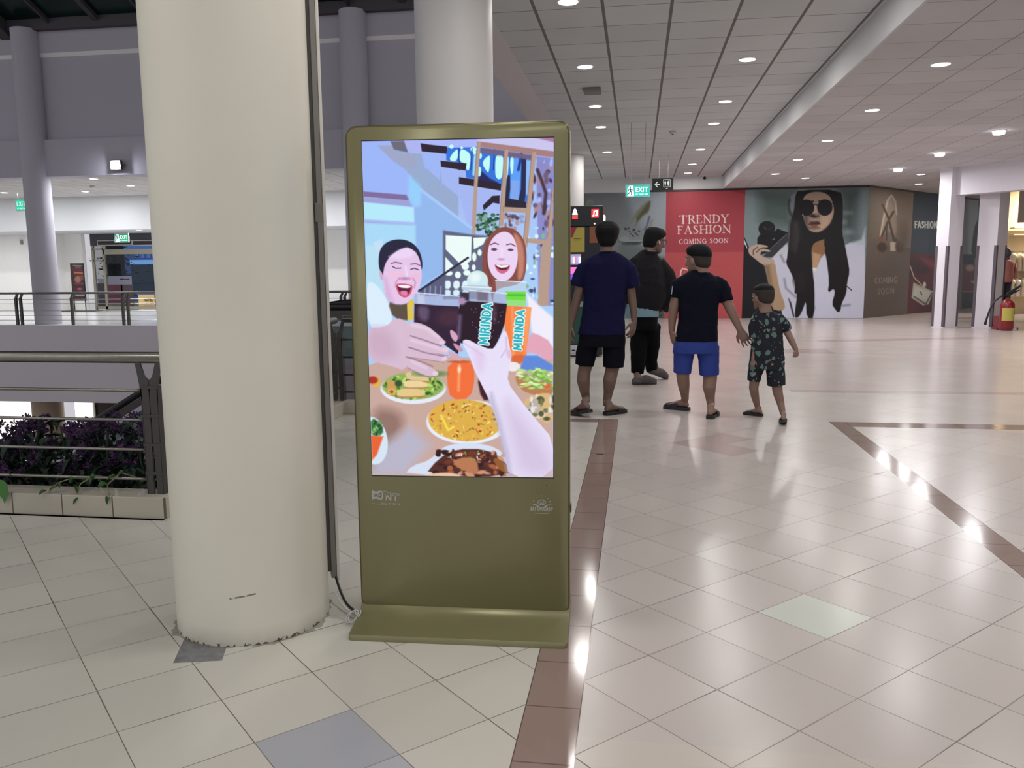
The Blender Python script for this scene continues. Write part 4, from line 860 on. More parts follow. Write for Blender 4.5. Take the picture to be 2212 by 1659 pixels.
# markings on the front panel, thin inlays standing 0.3 mm proud
ink = mat('pale_grey_print', (176, 178, 172), .4)
def front(px, py): return PP(px, py, K3(0, D-.0003, 0), kn)
def inlay(name, polys, m=ink, parent=kiosk, d=.0006):
    mb = MB()
    for q in polys: mb.ext([front(x, y) for x, y in q], kn*d)
    return mb.build(name, m, parent)
def stroke(pts, w):
    out = []
    for (x0, y0), (x1, y1) in zip(pts, pts[1:]):
        L_ = math.hypot(x1-x0, y1-y0) or 1; ux, uy = (x1-x0)/L_, (y1-y0)/L_; nx, ny = -uy*w/2, ux*w/2; ex, ey = ux*w*.3, uy*w*.3
        out.append([(x0-ex+nx, y0-ey+ny), (x1+ex+nx, y1+ey+ny), (x1+ex-nx, y1+ey-ny), (x0-ex-nx, y0-ey-ny)])
    return out
def word(st, x0, y0, x1, y1, h, thick, font=SANS, gap=.14):
    out = []; full = dict(GLY); full.update(font)
    tot = sum((.45 if c == ' ' else full[c][0])+gap for c in st)-gap; x = 0; dx, dy = (x1-x0)/tot, (y1-y0)/tot
    for ch in st:
        if ch == ' ': x += .45+gap; continue
        wd_, ss = full[ch]
        for th, pts in ss: out += stroke([(x0+(x+a)*dx, y0+(x+a)*dy-b*h) for a, b in pts], thick)
        x += wd_+gap
    return out
s_ = 4.148; f = lambda x, y: (740+x/s_, 1020+y/s_)
bow = []
for q in ([(262, 160), (300, 175), (330, 165), (352, 168), (350, 182), (326, 188), (296, 200), (290, 190), (284, 196), (286, 222), (300, 216), (330, 228), (352, 240), (348, 250), (300, 236), (266, 244), (260, 200)], [(352, 168), (362, 175), (366, 225), (352, 248), (340, 240), (352, 220), (350, 190), (336, 180)]):
    bow.append([f(*p) for p in q])
bow += stroke([f(312, 205), f(322, 196), f(336, 205), f(322, 214), f(312, 205)], 1.6)
bow += stroke([f(366+20*math.cos(a)+14, 184+15*math.sin(a)) for a in [i*.5-.4+.8 for i in range(12)]], 1.2)
bow += word('NT', *f(386, 250), *f(500, 254), 12, 3.0) + stroke([f(398, 184), f(508, 194)], .9) + stroke([f(452, 202), f(506, 204)], 2.2)
inlay('left_emblem', bow)
inlay('phone_line', stroke([f(262, 282), f(334, 286)], 1.0) + word('0886 27 28 38', *f(345, 292), *f(514, 298), 4.6, 0.9))
eye = stroke([f(1784+34*math.cos(a), 270+22*math.sin(a)) for a in [i*.42 for i in range(16)]], 2.0) + stroke([f(1786+14*math.cos(a), 270+10*math.sin(a)) for a in [i*.6-1 for i in range(8)]], 2.0)
eye += [[f(1686, 280), (f(1740, 290)), f(1785, 322), f(1830, 292), f(1882, 290), f(1835, 300), f(1790, 338), f(1776, 338), f(1735, 300)]]
for x, y, r in ((1714, 258, 8), (1733, 230, 5), (1758, 215, 5), (1786, 210, 4), (1815, 217, 5), (1840, 236, 6), (1858, 264, 9)):
    eye.append([f(x+r*(1 if i % 2 == 0 else .45)*math.sin(i*PI/5), y-r*(1 if i % 2 == 0 else .45)*math.cos(i*PI/5)) for i in range(10)])
inlay('right_emblem', eye)
inlay('company_name', word('NTGROUP', *f(1686, 342), *f(1884, 350), 7.4, 1.7) + stroke([f(1716, 368), f(1850, 372)], .7))
MB().ball(front(740+1830/s_, 1020+117/s_), .0022, 8, 6).build('sensor_hole', black, kiosk); MB().ball(front(740+1856/s_, 1020+117/s_), .002, 8, 6).build('sensor_hole', steel, kiosk)
MB().ext([K3(U1+.001, D+.03, .43), K3(U1+.001, D+.06, .43), K3(U1+.001, D+.06, .46), K3(U1+.001, D+.03, .46)], ke*.004).build('side_lock', dsteel, kiosk)

# ================================================================== POSTER WALL
PM = paint_mat('poster_print')
def wallpt(px, py, kind='b'):
    return PY(px, py, BW-.012) if kind == 'b' else PP(px, py, (5.70, BW-.012, 0), Vector((28.2-BW, -(10.6-5.70), 0)).normalized())
def hoarding(x0, x1, nx, base, label, kind='b', t0=None, t1=None):
    """board from floor to trim between world positions; returns canvas and its thing"""
    if kind == 'b': a, b = Vector((x0, BW-.012, 0)), Vector((x1, BW-.012, 0))
    else:
        d = Vector((10.6-5.70, 28.2-BW, 0)).normalized(); nrm = Vector((d.y, -d.x, 0)); s = Vector((5.70, BW, 0))+nrm*.012
        a, b = s+d*x0, s+d*x1
    up = Vector((0, 0, 3.27)); lo = Vector((0, 0, .006))
    c = Canvas([a+up, b+up, b+lo, a+lo], nx, 300, base)
    return c
def finish(c, label, nm='wall_poster', pw=1.0, g=1.0):
    c.C = 255*(np.clip(c.C, 0, 255)/255)**pw
    t = thing(nm, label, 'wall poster', tuple(c.P[-1, c.nx//2]))
    c.speck(2.0)
    pass; c.build('printed_sheet', PM, t, gain=POSTER_GAIN*g)
    P0, P1, P2, P3 = [Vector(c.P[i]) for i in ((0, 0), (0, -1), (-1, -1), (-1, 0))]
    n = (P1-P0).cross(P3-P0).normalized(); n = -n if n.y < 0 else n
    MB().ext([p+n*.0015 for p in (P0, P1, P2, P3)], n*.009).build('backing_board', mat('board', (120, 116, 112), .7), t)
    return t
xw = lambda px, py=550: PY(px, py, BW).x
xr1, xr2 = xw(1437), xw(1606)
# shoe poster
cv = hoarding(-1.42, xr1, 200, (140, 145, 148), '')
P, L, EL = cv.poly, cv.line, cv.ell
cv.at(1260, 410, 11.06)
cv.grad((100, 100), (112, 120, 122), (1900, 300), (150, 158, 164)); P([(900, 60), (1960, 80), (1940, 900), (1700, 1300), (1300, 700)], (156, 163, 170), 12); P([(0, 100), (1000, 100), (900, 1500), (0, 1500)], (134, 137, 140), 14)
EL(160, 330, 95, 95, (146, 152, 140), 1.5); EL(170, 420, 80, 120, (136, 142, 134), 1.5)
P([(1090, 860), (1240, 560), (1450, 330), (1600, 230), (1590, 420), (1540, 540), (1420, 640), (1330, 740), (1240, 900), (1150, 900)], (132, 136, 120), 3, 1)
P([(1280, 660), (1450, 440), (1600, 240), (1600, 380), (1550, 530), (1420, 600), (1330, 720), (1250, 800)], (100, 102, 84), 2.5, 1)
P([(1000, 1000), (1120, 820), (1240, 640), (1280, 760), (1200, 900)], (142, 144, 146), 2, 1)
L([(1580, 650), (1520, 860), (1460, 980)], 50, (110, 114, 134), 2); L([(1650, 730), (1590, 900)], 40, (142, 142, 128), 2)
P([(870, 1000), (950, 920), (1100, 880), (1300, 930), (1480, 970), (1500, 1100), (1450, 1250), (880, 1260), (850, 1150)], (138, 146, 146), 1.5, 1)
P([(850, 1140), (1060, 1110), (1090, 1200), (1420, 1190), (1430, 1250), (880, 1250)], (148, 156, 158), 1, 1)
for x, y, r in ((1010, 935, 36), (1080, 920, 26), (1210, 960, 34), (1100, 990, 18), (1130, 1050, 20), (1190, 1100, 26), (1290, 1080, 22), (1330, 990, 26), (1250, 1040, 24), (1180, 1010, 14)): EL(x, y, r, r*.7, (62, 72, 76), 1, .5)
L([(850, 1240), (1080, 1262), (1430, 1245)], 14, (54, 62, 62), 1); P([(900, 1265), (1400, 1255), (1320, 1320), (950, 1330)], (70, 78, 78), 2, 1)
P([(830, 1400), (900, 1300), (1300, 1330), (1700, 1500), (1900, 1700), (1900, 3100), (800, 3100)], (118, 126, 126), 6, 1); P([(1500, 1600), (1940, 1650), (1940, 3100), (1500, 3100)], (76, 84, 86), 8)
finish(cv, 'grey wall poster of a heeled sandal, left of the red panel', pw=1.35, g=1.35)
# red panel
cv = hoarding(xr1, xr2, 210, (166, 66, 76), '')
P, L, EL = cv.poly, cv.line, cv.ell
cv.at(1340, 360, 6.144)
P([(560, 1140), (1700, 1130), (1720, 2200), (520, 2200)], (186, 82, 86), .8)
Wt = (232, 214, 214)
cv.text('TRENDY', (786, 757), (1436, 742), 108, (0, -1), Wt, 3.0*6.144*.9, 1.15*6.144, GLY, .16, .45)
cv.text('FASHION', (757, 894), (1468, 878), 106, (0, -1), Wt, 3.0*6.144*.9, 1.15*6.144, GLY, .14, .45)
cv.text('COMING SOON', (780, 1026), (1432, 1010), 60, (0, -1), Wt, 1.7*6.144, .9*6.144, GLY, .18, .4)
cv.at(1220, 380, 4.608)
L([(1150, 1010), (1155, 950), (1175, 920), (1220, 935), (1260, 960)], 12, (236, 220, 216), .6); L([(1150, 1010), (1250, 1050)], 12, (236, 220, 216), .6)
t = finish(cv, 'red wall poster reading TRENDY FASHION COMING SOON')
# woman with camera
cv = hoarding(xr2, 5.70, 300, (120, 130, 130), '')
P, L, EL = cv.poly, cv.line, cv.ell
cv.at(1600, 400, 5.529)
cv.grad((60, 200), (138, 148, 150), (1500, 500), (128, 138, 138))
P([(220, 60), (640, 60), (620, 500), (440, 480), (240, 420)], (104, 116, 114), 16); P([(1210, 60), (1420, 60), (1380, 300), (1330, 640), (1230, 500)], (90, 100, 100), 20); P([(1440, 60), (1510, 60), (1490, 560), (1430, 560)], (138, 146, 150), 10)
for q in ((1260, 330, 50, 16), (1230, 440, 30, 24), (1280, 560, 60, 30)): EL(*q, (136, 146, 146), 5)
P([(30, 700), (80, 740), (140, 860), (280, 960), (360, 1300), (540, 1450), (500, 1600), (0, 1600)], (32, 34, 46), 1)
L([(35, 620), (130, 830)], 14, (44, 46, 58), .8); L([(42, 660), (74, 750)], 10, (196, 200, 204), .7)
# blouse
P([(370, 870), (560, 800), (820, 820), (1030, 815), (1240, 720), (1300, 690), (1420, 690), (1485, 640), (1485, 1600), (500, 1600), (430, 1100)], (178, 179, 188), 1.2)
P([(1300, 690), (1440, 650), (1490, 500), (1485, 720)], (170, 176, 180), 3); P([(380, 850), (560, 690), (580, 800), (400, 880)], (176, 178, 182), 2)
for q in ([(480, 840), (520, 920)], [(520, 1120), (540, 1230), (660, 1340)], [(900, 1460), (930, 1520)], [(1210, 1440), (1300, 1430)], [(1050, 1100), (1030, 1300)]): L(q, 16, (138, 140, 150), 3)
# neck and face
P([(840, 560), (1040, 600), (1030, 800), (960, 860), (900, 1000), (850, 980), (830, 760)], (146, 122, 100), 3, 1); P([(860, 800), (960, 830), (905, 1000), (855, 990)], (172, 152, 132), 2)
P([(850, 985), (910, 990), (905, 1030), (870, 1030)], (190, 190, 196), 1)
P([(1030, 815), (960, 870), (900, 1020), (880, 1100), (900, 1600), (1100, 1600), (1100, 900)], (180, 181, 190), 1.5, 0)
P([(880, 560), (1060, 460), (1130, 300), (1120, 600), (1040, 780), (1000, 720), (1000, 640), (880, 680), (840, 600)], (38, 32, 38), 1.2)
P([(735, 210), (770, 120), (860, 80), (980, 80), (1070, 130), (1110, 230), (1115, 330), (1080, 440), (1000, 530), (900, 572), (830, 550), (780, 460), (745, 380)], (158, 146, 136), 1.2, 2)
P([(1000, 260), (1110, 250), (1090, 430), (980, 540), (900, 560), (930, 470), (960, 380)], (176, 160, 146), 5, 1); P([(735, 200), (800, 200), (800, 520), (760, 440)], (112, 98, 92), 6)
P([(870, 230), (905, 240), (925, 345), (880, 350), (850, 330)], (174, 160, 148), 3, 1); EL(880, 366, 50, 22, (66, 52, 50), 2); EL(905, 352, 28, 16, (150, 130, 116), 2)
P([(815, 445), (850, 430), (880, 436), (920, 428), (955, 448), (920, 462), (850, 462)], (112, 78, 76), 1, 1); P([(820, 475), (880, 468), (935, 474), (900, 500), (850, 500)], (142, 108, 104), 1.2, 1); L([(815, 465), (950, 462)], 9, (56, 36, 40), 1); EL(880, 510, 50, 8, (120, 98, 88), 3)
L([(800, 205), (850, 190), (870, 200)], 10, (70, 60, 58), 1.5); L([(940, 190), (1010, 180), (1070, 195)], 10, (70, 60, 58), 1.5)
# hair, beanie and long strands
hr = (38, 32, 38)
P([(560, 860), (600, 420), (640, 280), (655, 120), (690, 60), (1190, 55), (1220, 200), (1215, 420), (1210, 580), (1240, 700), (1280, 920), (1300, 1040), (1270, 1150), (1260, 1300), (1200, 1420), (1190, 1500), (1160, 1520), (1130, 1480), (1090, 1420), (1130, 1280), (1110, 1230), (1040, 1290), (1060, 1150), (1030, 900), (1000, 760), (1040, 580), (1100, 440), (1120, 300), (1100, 200), (1060, 120), (980, 78), (860, 76), (770, 110), (735, 190), (730, 330), (770, 480), (830, 560), (1000, 590), (1000, 640), (880, 680), (840, 760), (850, 900), (860, 1060), (880, 1200), (880, 1590), (790, 1590), (780, 1360), (740, 1490), (690, 1580), (640, 1580), (680, 1290), (640, 1300), (660, 1180), (600, 1040), (540, 930)], hr, 1.2, 1)
P([(590, 480), (620, 400), (700, 420), (720, 600), (640, 780), (580, 760)], (70, 64, 68), 7, 1); L([(660, 460), (680, 640), (650, 800)], 14, (92, 86, 88), 5)
P([(620, 1080), (760, 980), (800, 1200), (700, 1320)], (54, 44, 48), 7, 1); L([(1180, 700), (1240, 960), (1200, 1250)], 26, (52, 44, 50), 8)
P([(570, 1350), (600, 1400), (640, 1560), (630, 1580)], (60, 54, 60), 1.5); L([(1270, 1210), (1325, 1255)], 9, (60, 54, 60), 1)
L([(570, 260), (590, 170), (650, 110)], 16, (150, 156, 158), 2); EL(615, 230, 46, 100, (132, 138, 144), 3, .2); P([(600, 380), (560, 300), (560, 200), (580, 150), (600, 160), (580, 260), (625, 380)], (80, 86, 88), 2, 1); P([(640, 300), (655, 120), (700, 60), (740, 200), (720, 400), (640, 420)], hr, 1.5, 1)
# round sunglasses
EL(785, 270, 92, 96, (28, 26, 40), .9); EL(1005, 268, 90, 96, (28, 26, 40), .9); L([(868, 240), (890, 228), (918, 240)], 10, (60, 50, 44), .8); L([(700, 220), (870, 190)], 8, (44, 36, 36), .8); L([(925, 190), (1095, 220)], 8, (44, 36, 36), .8); EL(742, 355, 6, 6, (220, 215, 205), .6)
# instant camera, hand and forearm
EL(310, 520, 96, 90, (24, 25, 34), 1); EL(330, 505, 74, 66, (30, 31, 42), 2); L([(280, 500), (300, 525)], 12, (110, 116, 124), 1.5); L([(330, 530), (380, 500)], 7, (90, 96, 102), 1)
P([(200, 640), (230, 590), (400, 560), (440, 520), (570, 570), (560, 640), (330, 800), (240, 830), (200, 700)], (22, 22, 32), 1); P([(270, 850), (300, 820), (560, 580), (575, 660), (380, 860), (320, 860)], (78, 80, 90), 1); L([(350, 765), (555, 580)], 7, (150, 154, 158), .7); P([(370, 655), (410, 628), (400, 650)], (160, 164, 170), 1)
hs = (170, 158, 150)
P([(85, 760), (120, 730), (200, 700), (320, 720), (330, 745), (240, 745), (360, 775), (350, 800), (250, 790), (235, 840), (320, 880), (400, 880), (410, 960), (300, 970), (230, 930), (150, 860), (100, 830)], hs, 1, 1)
P([(290, 960), (410, 920), (430, 1060), (470, 1270), (540, 1450), (490, 1510), (360, 1480), (350, 1250), (320, 1090)], (164, 148, 130), 1.2, 1); P([(290, 960), (340, 960), (380, 1250), (370, 1420), (345, 1250), (318, 1090)], (136, 120, 104), 5)
for q in ([(150, 830), (150, 780), (200, 740)], [(190, 800), (230, 760), (300, 750)], [(240, 830), (250, 790)]): L(q, 9, (96, 82, 76), 1)
finish(cv, 'large wall poster of a long-haired woman in round sunglasses holding a camera', pw=1.8, g=2.6)
# angled part: perfume/shoe panel, blue panel, figure panel
dvec = Vector((10.6-5.70, 28.2-BW, 0)).normalized()
def sx(px, py=550):
    p = PP(px, py, (5.70, BW-.012, 0), Vector((dvec.y, -dvec.x, 0))); return (p-Vector((5.70, BW, 0))).dot(dvec)
s1, s2_, s3, s4 = sx(1966), sx(2050), sx(2076), sx(2126)
cv = hoarding(0.0, s1, 120, (118, 104, 98), '', 'a')
P, L, EL = cv.poly, cv.line, cv.ell
cv.at(1600, 380, 3.606)
cv.grad((990, 200), (104, 94, 88), (1330, 200), (140, 128, 122)); P([(980, 480), (1060, 480), (1060, 540), (1320, 560), (1310, 1110), (940, 1115)], (108, 98, 94), 1.5); P([(975, 540), (1320, 600), (1320, 1110), (940, 1115)], (112, 101, 97), 1)
P([(1080, 480), (1110, 300), (1140, 170), (1190, 150), (1210, 260), (1220, 480), (1160, 420)], (150, 138, 128), 2, 1); L([(1085, 480), (1120, 300), (1145, 190), (1175, 150), (1205, 200), (1215, 300)], 12, (186, 176, 168), 1.2)
L([(1105, 225), (1150, 330), (1195, 500)], 16, (66, 52, 46), 1); L([(1190, 280), (1150, 350), (1095, 480)], 16, (66, 52, 46), 1); L([(1140, 360), (1135, 500)], 10, (70, 56, 50), 1)
EL(1090, 490, 20, 20, (130, 84, 74), 1.5); EL(1100, 555, 36, 38, (70, 46, 42), 2); P([(1165, 515), (1210, 515), (1210, 585), (1165, 585)], (190, 182, 172), 1); EL(1240, 550, 34, 44, (82, 64, 58), 3); EL(1205, 500, 16, 16, (96, 70, 60), 1.5); EL(1270, 470, 40, 100, (112, 98, 92), 8)
cv.text('COMING', (1045, 838), (1222, 830), 44, (0, -1), (158, 152, 148), 4.6, 4.0, SANS, .12, .4); cv.text('SOON', (1064, 922), (1196, 916), 44, (0, -1), (158, 152, 148), 4.6, 4.0, SANS, .12, .4)
finish(cv, 'brown wall poster of strappy shoes with a faint COMING SOON', pw=1.25, g=1.1)
cv = hoarding(s1, s2_, 110, (48, 60, 76), '', 'a')
P, L, EL = cv.poly, cv.line, cv.ell
cv.at(1600, 380, 3.606)
P([(1300, 600), (1620, 620), (1600, 1110), (1250, 1110)], (84, 38, 44), 2); P([(1300, 800), (1620, 700), (1620, 640), (1310, 640)], (58, 32, 42), 6); P([(1400, 640), (1540, 660), (1560, 760), (1480, 720)], (120, 50, 60), 6)
cv.text('FASHION', (1356, 404), (1532, 408), 52, (0, -1), (206, 212, 214), 9, 9, SANS, .14, .4)
P([(1345, 830), (1390, 850), (1500, 900), (1465, 1000), (1420, 1010), (1330, 950)], (166, 168, 164), 1, 0); P([(1362, 860), (1480, 905), (1450, 980), (1345, 930)], (188, 190, 186), 1.2); L([(1350, 940), (1440, 1000), (1490, 910)], 8, (60, 62, 60), .8); L([(1320, 700), (1350, 790), (1430, 870)], 8, (190, 170, 160), .8); EL(1432, 845, 12, 20, (196, 200, 196), .8); L([(1402, 905), (1410, 925)], 8, (40, 40, 40), .6)
finish(cv, 'dark blue and maroon wall poster reading FASHION above a white handbag')
cv = hoarding(s2_, s4+.25, 90, (120, 116, 116), '', 'a')
P, L, EL = cv.poly, cv.line, cv.ell
cv.at(2000, 340, 4.146)
P([(380, 300), (480, 300), (480, 900), (380, 880)], (150, 156, 156), 4); P([(480, 360), (525, 360), (520, 500), (500, 600), (500, 900), (400, 900), (430, 640), (470, 540)], (26, 26, 32), 1.5, 1); EL(497, 520, 20, 34, (134, 124, 120), 1.5); P([(480, 600), (505, 600), (500, 760), (478, 760)], (170, 172, 176), 1.5)
P([(330, 870), (440, 870), (430, 960), (330, 960)], (22, 20, 24), 1.5); P([(330, 960), (520, 960), (500, 1220), (320, 1220)], (96, 36, 38), 2); EL(395, 990, 40, 30, (170, 140, 130), 2); EL(430, 1115, 26, 12, (180, 150, 140), 1.5); P([(320, 1210), (480, 1210), (460, 1365), (320, 1365)], (50, 46, 46), 2); L([(330, 1200), (480, 1200)], 10, (140, 110, 110), 1)
finish(cv, 'wall poster of a hatted figure above a red bag, between the square pillars')

# ================================================================== HANGING SIGNS
def wordmesh(name, st, p0, p1, h, thick, m, parent, nrm, font=SANS, gap=.14, d=.002):
    """lettering on a plane: baseline p0 -> p1 (3d), height h up z"""
    mb = MB(); p0 = Vector(p0); p1 = Vector(p1); bl = (p1-p0).length; ux = (p1-p0)/bl; full = dict(GLY); full.update(font)
    tot = sum((.45 if c == ' ' else full[c][0])+gap for c in st)-gap; k = bl/tot; x = 0
    for ch in st:
        if ch == ' ': x += .45+gap; continue
        for th, pts in full[ch][1]:
            for (a, b), (c, e) in zip(pts, pts[1:]):
                for q in stroke([((x+a)*k, b*h), ((x+c)*k, e*h)], thick):
                    mb.ext([p0+ux*u+Vector((0, 0, v))+Vector(nrm)*d for u, v in q], -Vector(nrm)*d)
        x += full[ch][0]+gap
    return mb.build(name, m, parent)
wht = mat('sign_white_glow', (235, 245, 250), .5, emit=.8)
def exit_sign(cx, Y, cz, wd, ht, label, rot=0.0, zc=ZC, green=(34, 176, 158), man=True, rods=(-.3, .3), em=.75):
    t = thing('exit_sign', label, 'exit sign', (cx, Y, cz))
    u = Vector((math.cos(rot), math.sin(rot), 0)); n = Vector((math.sin(rot), -math.cos(rot), 0)); c0 = Vector((cx, Y, cz))
    Q = lambda a, b, d=0: c0+u*a*wd+Vector((0, 0, b*ht))+n*d
    MB().ext([Q(-.5, -.5, .015), Q(.5, -.5, .015), Q(.5, .5, .015), Q(-.5, .5, .015)], -n*.03).build('lit_panel', mat('exit_green_%d' % green[0], green, .4, emit=em), t, bevel=.004)
    fm = mat('exit_frame', (190, 200, 196), .4)
    mb = MB()
    for a, b, c, e in ((-.51, .5, .51, .54), (-.51, -.54, .51, -.5), (-.515, -.54, -.5, .54), (.5, -.54, .515, .54)): mb.ext([Q(a, b, .02), Q(c, b, .02), Q(c, e, .02), Q(a, e, .02)], -n*.04)
    mb.build('frame', fm, t)
    x0 = -.10 if man else -.40
    wordmesh('exit_letters', 'EXIT', Q(x0, -.08, .0155), Q(.42 if man else .36, -.08, .0155), ht*.38, wd*.035, wht, t, n)
    wordmesh('small_letters', 'LOI THOAT HIEM', Q(x0, -.36, .0155), Q(.42 if man else .36, -.36, .0155), ht*.12, wd*.010, wht, t, n)
    if man:
        MB().ext([Q(-.44, -.44, .0165), Q(-.16, -.44, .0165), Q(-.16, -.3, .0165), Q(-.2, .44, .0165), Q(-.36, .44, .0165), Q(-.44, .2, .0165)], -n*.002).build('doorway_symbol', wht, t)
        mb = MB(); gm = mat('exit_man_green', (20, 110, 112), .5)
        for pts, wq in (([(-.33, .22), (-.31, -.02)], .05), ([(-.31, -.02), (-.26, -.16), (-.28, -.36)], .035), ([(-.31, -.02), (-.36, -.18), (-.43, -.30)], .035), ([(-.32, .16), (-.24, .06), (-.20, .10)], .025), ([(-.33, .16), (-.40, .08), (-.38, -.04)], .025)):
            for q in stroke([(a*wd, b*ht) for a, b in pts], wq*wd): mb.ext([Q(a/wd, b/ht, .018) for a, b in q], -n*.002)
        mb.ext([Q(-.325+.03*math.cos(i*PI/5), .32+.075*math.sin(i*PI/5), .018) for i in range(10)], -n*.002)
        mb.build('running_figure', gm, t)
    for r_x in rods: MB().tube([Q(r_x, .52), Q(r_x, (zc-cz)/ht)], .004, 6).build('hanging_rod', steel, t)
    return t
exit_sign(-.012, 14.0, 2.56, .385, .185, 'lit green EXIT sign hanging over the walkway beside the toilet sign', rot=rad(5))
gx = PY(263, 514, 25.9); exit_sign(gx.x, 25.9, gx.z, .52, .27, 'green EXIT sign above the glass entrance across the atrium', rot=rad(-4), zc=2.72, green=(20, 140, 96), em=.5)
gx = PY(48, 443, 23.5); exit_sign(gx.x-.02, 23.5, gx.z, .34, .33, 'green EXIT sign half hidden behind the tall lilac pillar', rot=rad(10), zc=3.8, green=(60, 196, 160), man=False, rods=(-.28,), em=.7)
ts = thing('toilet_sign', 'black hanging sign with a white arrow and toilet figures', 'sign', (.494, 18.0, 3.036))
bk = mat('sign_black', (16, 17, 20), .35); wp = mat('sign_white', (225, 228, 230), .5, emit=.15)
MB().box((.279, 17.985, 2.912), (.709, 18.015, 3.157)).build('panel', bk, ts)
q3 = lambda px, py: PY(px, py, 17.984)
mb = MB()
for pts, wq in (([(1415, 398.5), (1425, 398.5)], 1.6), ([(1420, 393.5), (1415, 398.5), (1420, 403.5)], 1.7)):
    for q in stroke(pts, wq): mb.ext([q3(*p) for p in q], (0, .0015, 0))
mb.build('arrow', wp, ts)
mb = MB()
for q in stroke([(1433, 388), (1447.6, 387.6), (1447.9, 403.4), (1433.4, 403.8), (1433, 388)], .8): mb.ext([q3(*p) for p in q], (0, .0015, 0))
for x in (1437, 1443.5):
    mb.ext([q3(x+1.1*math.cos(i*PI/4), 391.4+1.1*math.sin(i*PI/4)) for i in range(8)], (0, .0015, 0))
    mb.ext([q3(x-2.1, 393.4), q3(x+2.1, 393.3), q3(x+1.2, 397.6), q3(x+1, 401.2), q3(x-1, 401.2), q3(x-1.2, 397.6)], (0, .0015, 0))
mb.build('toilet_symbol', wp, ts)
wordmesh('letters', 'WC', q3(1438.4, 408.2), q3(1442.4, 408.1), .016, .004, wp, ts, (0, -1, 0))
for x in (.42, .60): MB().tube([(x, 18, 3.157), (x, 18, ZC)], .004, 6).build('hanging_rod', steel, ts)

# ================================================================== MACHINE BEHIND THE FIRST MAN
MX0, MX1, MY, MH = -1.55, -.512, 12.5, 2.225
vm = thing('vending_machine', 'dark vending machine with lit signs and goods behind glass, beyond the kiosk', 'vending machine', (-1.0, 12.9, 0))
navy = mat('machine_navy', (20, 20, 34), .35)
MB().box((MX0, MY, 0.03), (MX1, MY+.85, 1.93)).build('cabinet', navy, vm, bevel=.01)
MB().box((MX0-.01, MY-.03, 1.93), (MX1+.005, MY+.86, MH)).build('sign_box', mat('machine_sign_box', (14, 14, 24), .35), vm, bevel=.012)
def mpanel(name, x0, x1, y0, y1, m, d=.006, off=.0, parent=vm):
    a, b = PY(x0, y1, MY-off), PY(x1, y0, MY-off); return MB().box((a.x, MY-off-d, a.z), (b.x, MY-off, b.z)).build(name, m, parent, bevel=.004)
redg = mat('red_icon_glow', (240, 60, 66), .5, emit=1.0); whg = mat('white_icon_glow', (255, 250, 245), .5, emit=1.6)
ic = mpanel('music_icon', 1277.5, 1293.5, 451.5, 470.5, redg, .01, .03)
mq = lambda x, y: PY(x, y, MY-.0415)
mb = MB()
for q in stroke([(1282.5, 466), (1283.5, 456.5), (1290, 455.5), (1289, 465)], 2.2): mb.ext([mq(*p) for p in q], (0, .0015, 0))
for c in ((1282, 466), (1288, 465)): mb.ext([mq(c[0]+2.4*math.cos(i*PI/5), c[1]+2*math.sin(i*PI/5)) for i in range(10)], (0, .0015, 0))
mb.build('music_note', whg, ic)
MB().ext([mq(*p) for p in ((1236, 464), (1239, 453), (1242, 450), (1245, 453), (1248, 464))], (0, .01, 0)).build('white_icon', whg, vm); MB().ext([mq(*p) for p in ((1236, 466), (1248, 465.5), (1248, 473), (1236, 473.5))], (0, .01, 0)).build('red_icon_base', redg, vm)
MB().box((MX1+.005, MY+.1, 1.98), (MX1+.018, MY+.5, 2.10)).build('side_light', whg, vm)
sh = mpanel('yellow_notice', 1225, 1263, 491, 545, mat('yellow_notice', (176, 160, 70), .5), .004)
MB().ext([PY(*p, MY-.0075) for p in ((1225, 491), (1246, 491), (1236, 513), (1225, 513))], (0, .002, 0)).build('red_corner', mat('red_print', (150, 40, 50), .5), sh)
mb = MB()
for q in stroke([(1239, 515.2), (1256, 515)], 1.4)+stroke([(1241, 518.4), (1254, 518.2)], 1.2): mb.ext([PY(*p, MY-.0075) for p in q], (0, .002, 0))
mb.build('notice_print', mat('brown_print', (110, 90, 40), .5), sh)
mpanel('amber_window', 1273.5, 1300, 486, 525, mat('amber_window', (120, 70, 44), .2, emit=.18), .004)
MB().ball(PY(1284.5, 483, MY-.02), .016).build('amber_lamp', mat('amber_lamp', (255, 220, 150), .5, emit=2.5), vm, smooth=True)
mpanel('display_shelf', 1225, 1255, 549, 572, mat('lit_goods', (180, 170, 200), .4, emit=.35), .004)
g_ = random.Random(2)
for i in range(7):
    x = 1227+i*4.2; p = PY(x, 569, MY-.012); MB().lathe(p.x, MY-.012, [(.012, p.z), (.014, p.z+.07), (.006, p.z+.10)], 8).build('lit_bottle', mat('goods_%d' % (i % 3), [(255, 250, 255), (230, 120, 150), (150, 170, 255)][i % 3], .4, emit=.8), vm, smooth=True)
mpanel('pink_light_strip', 1225, 1254, 577, 591, mat('pink_glow', (236, 110, 190), .5, emit=.9), .006)
mpanel('violet_light_strip', 1225, 1252, 591, 604, mat('violet_glow', (120, 70, 220), .5, emit=.9), .006)
mpanel('grey_grille', 1240, 1262, 651, 663, mat('speckled_metal', (140, 144, 150), .4, .4, noise=.5, nscale=200), .006)
mpanel('green_lower_door', 1225, 1262, 664, 744, mat('green_door', (24, 72, 60), .4), .012)
mpanel('white_base_panel', 1225, 1262, 746, 767, mat('machine_white', (190, 190, 196), .4), .014)
mb = MB()
for q in stroke([(1236, 757), (1242, 756.8)], 3)+stroke([(1236, 763), (1241, 763)], 1): mb.ext([PY(*p, MY-.016) for p in q], (0, .002, 0))
mb.build('base_print', navy, vm)
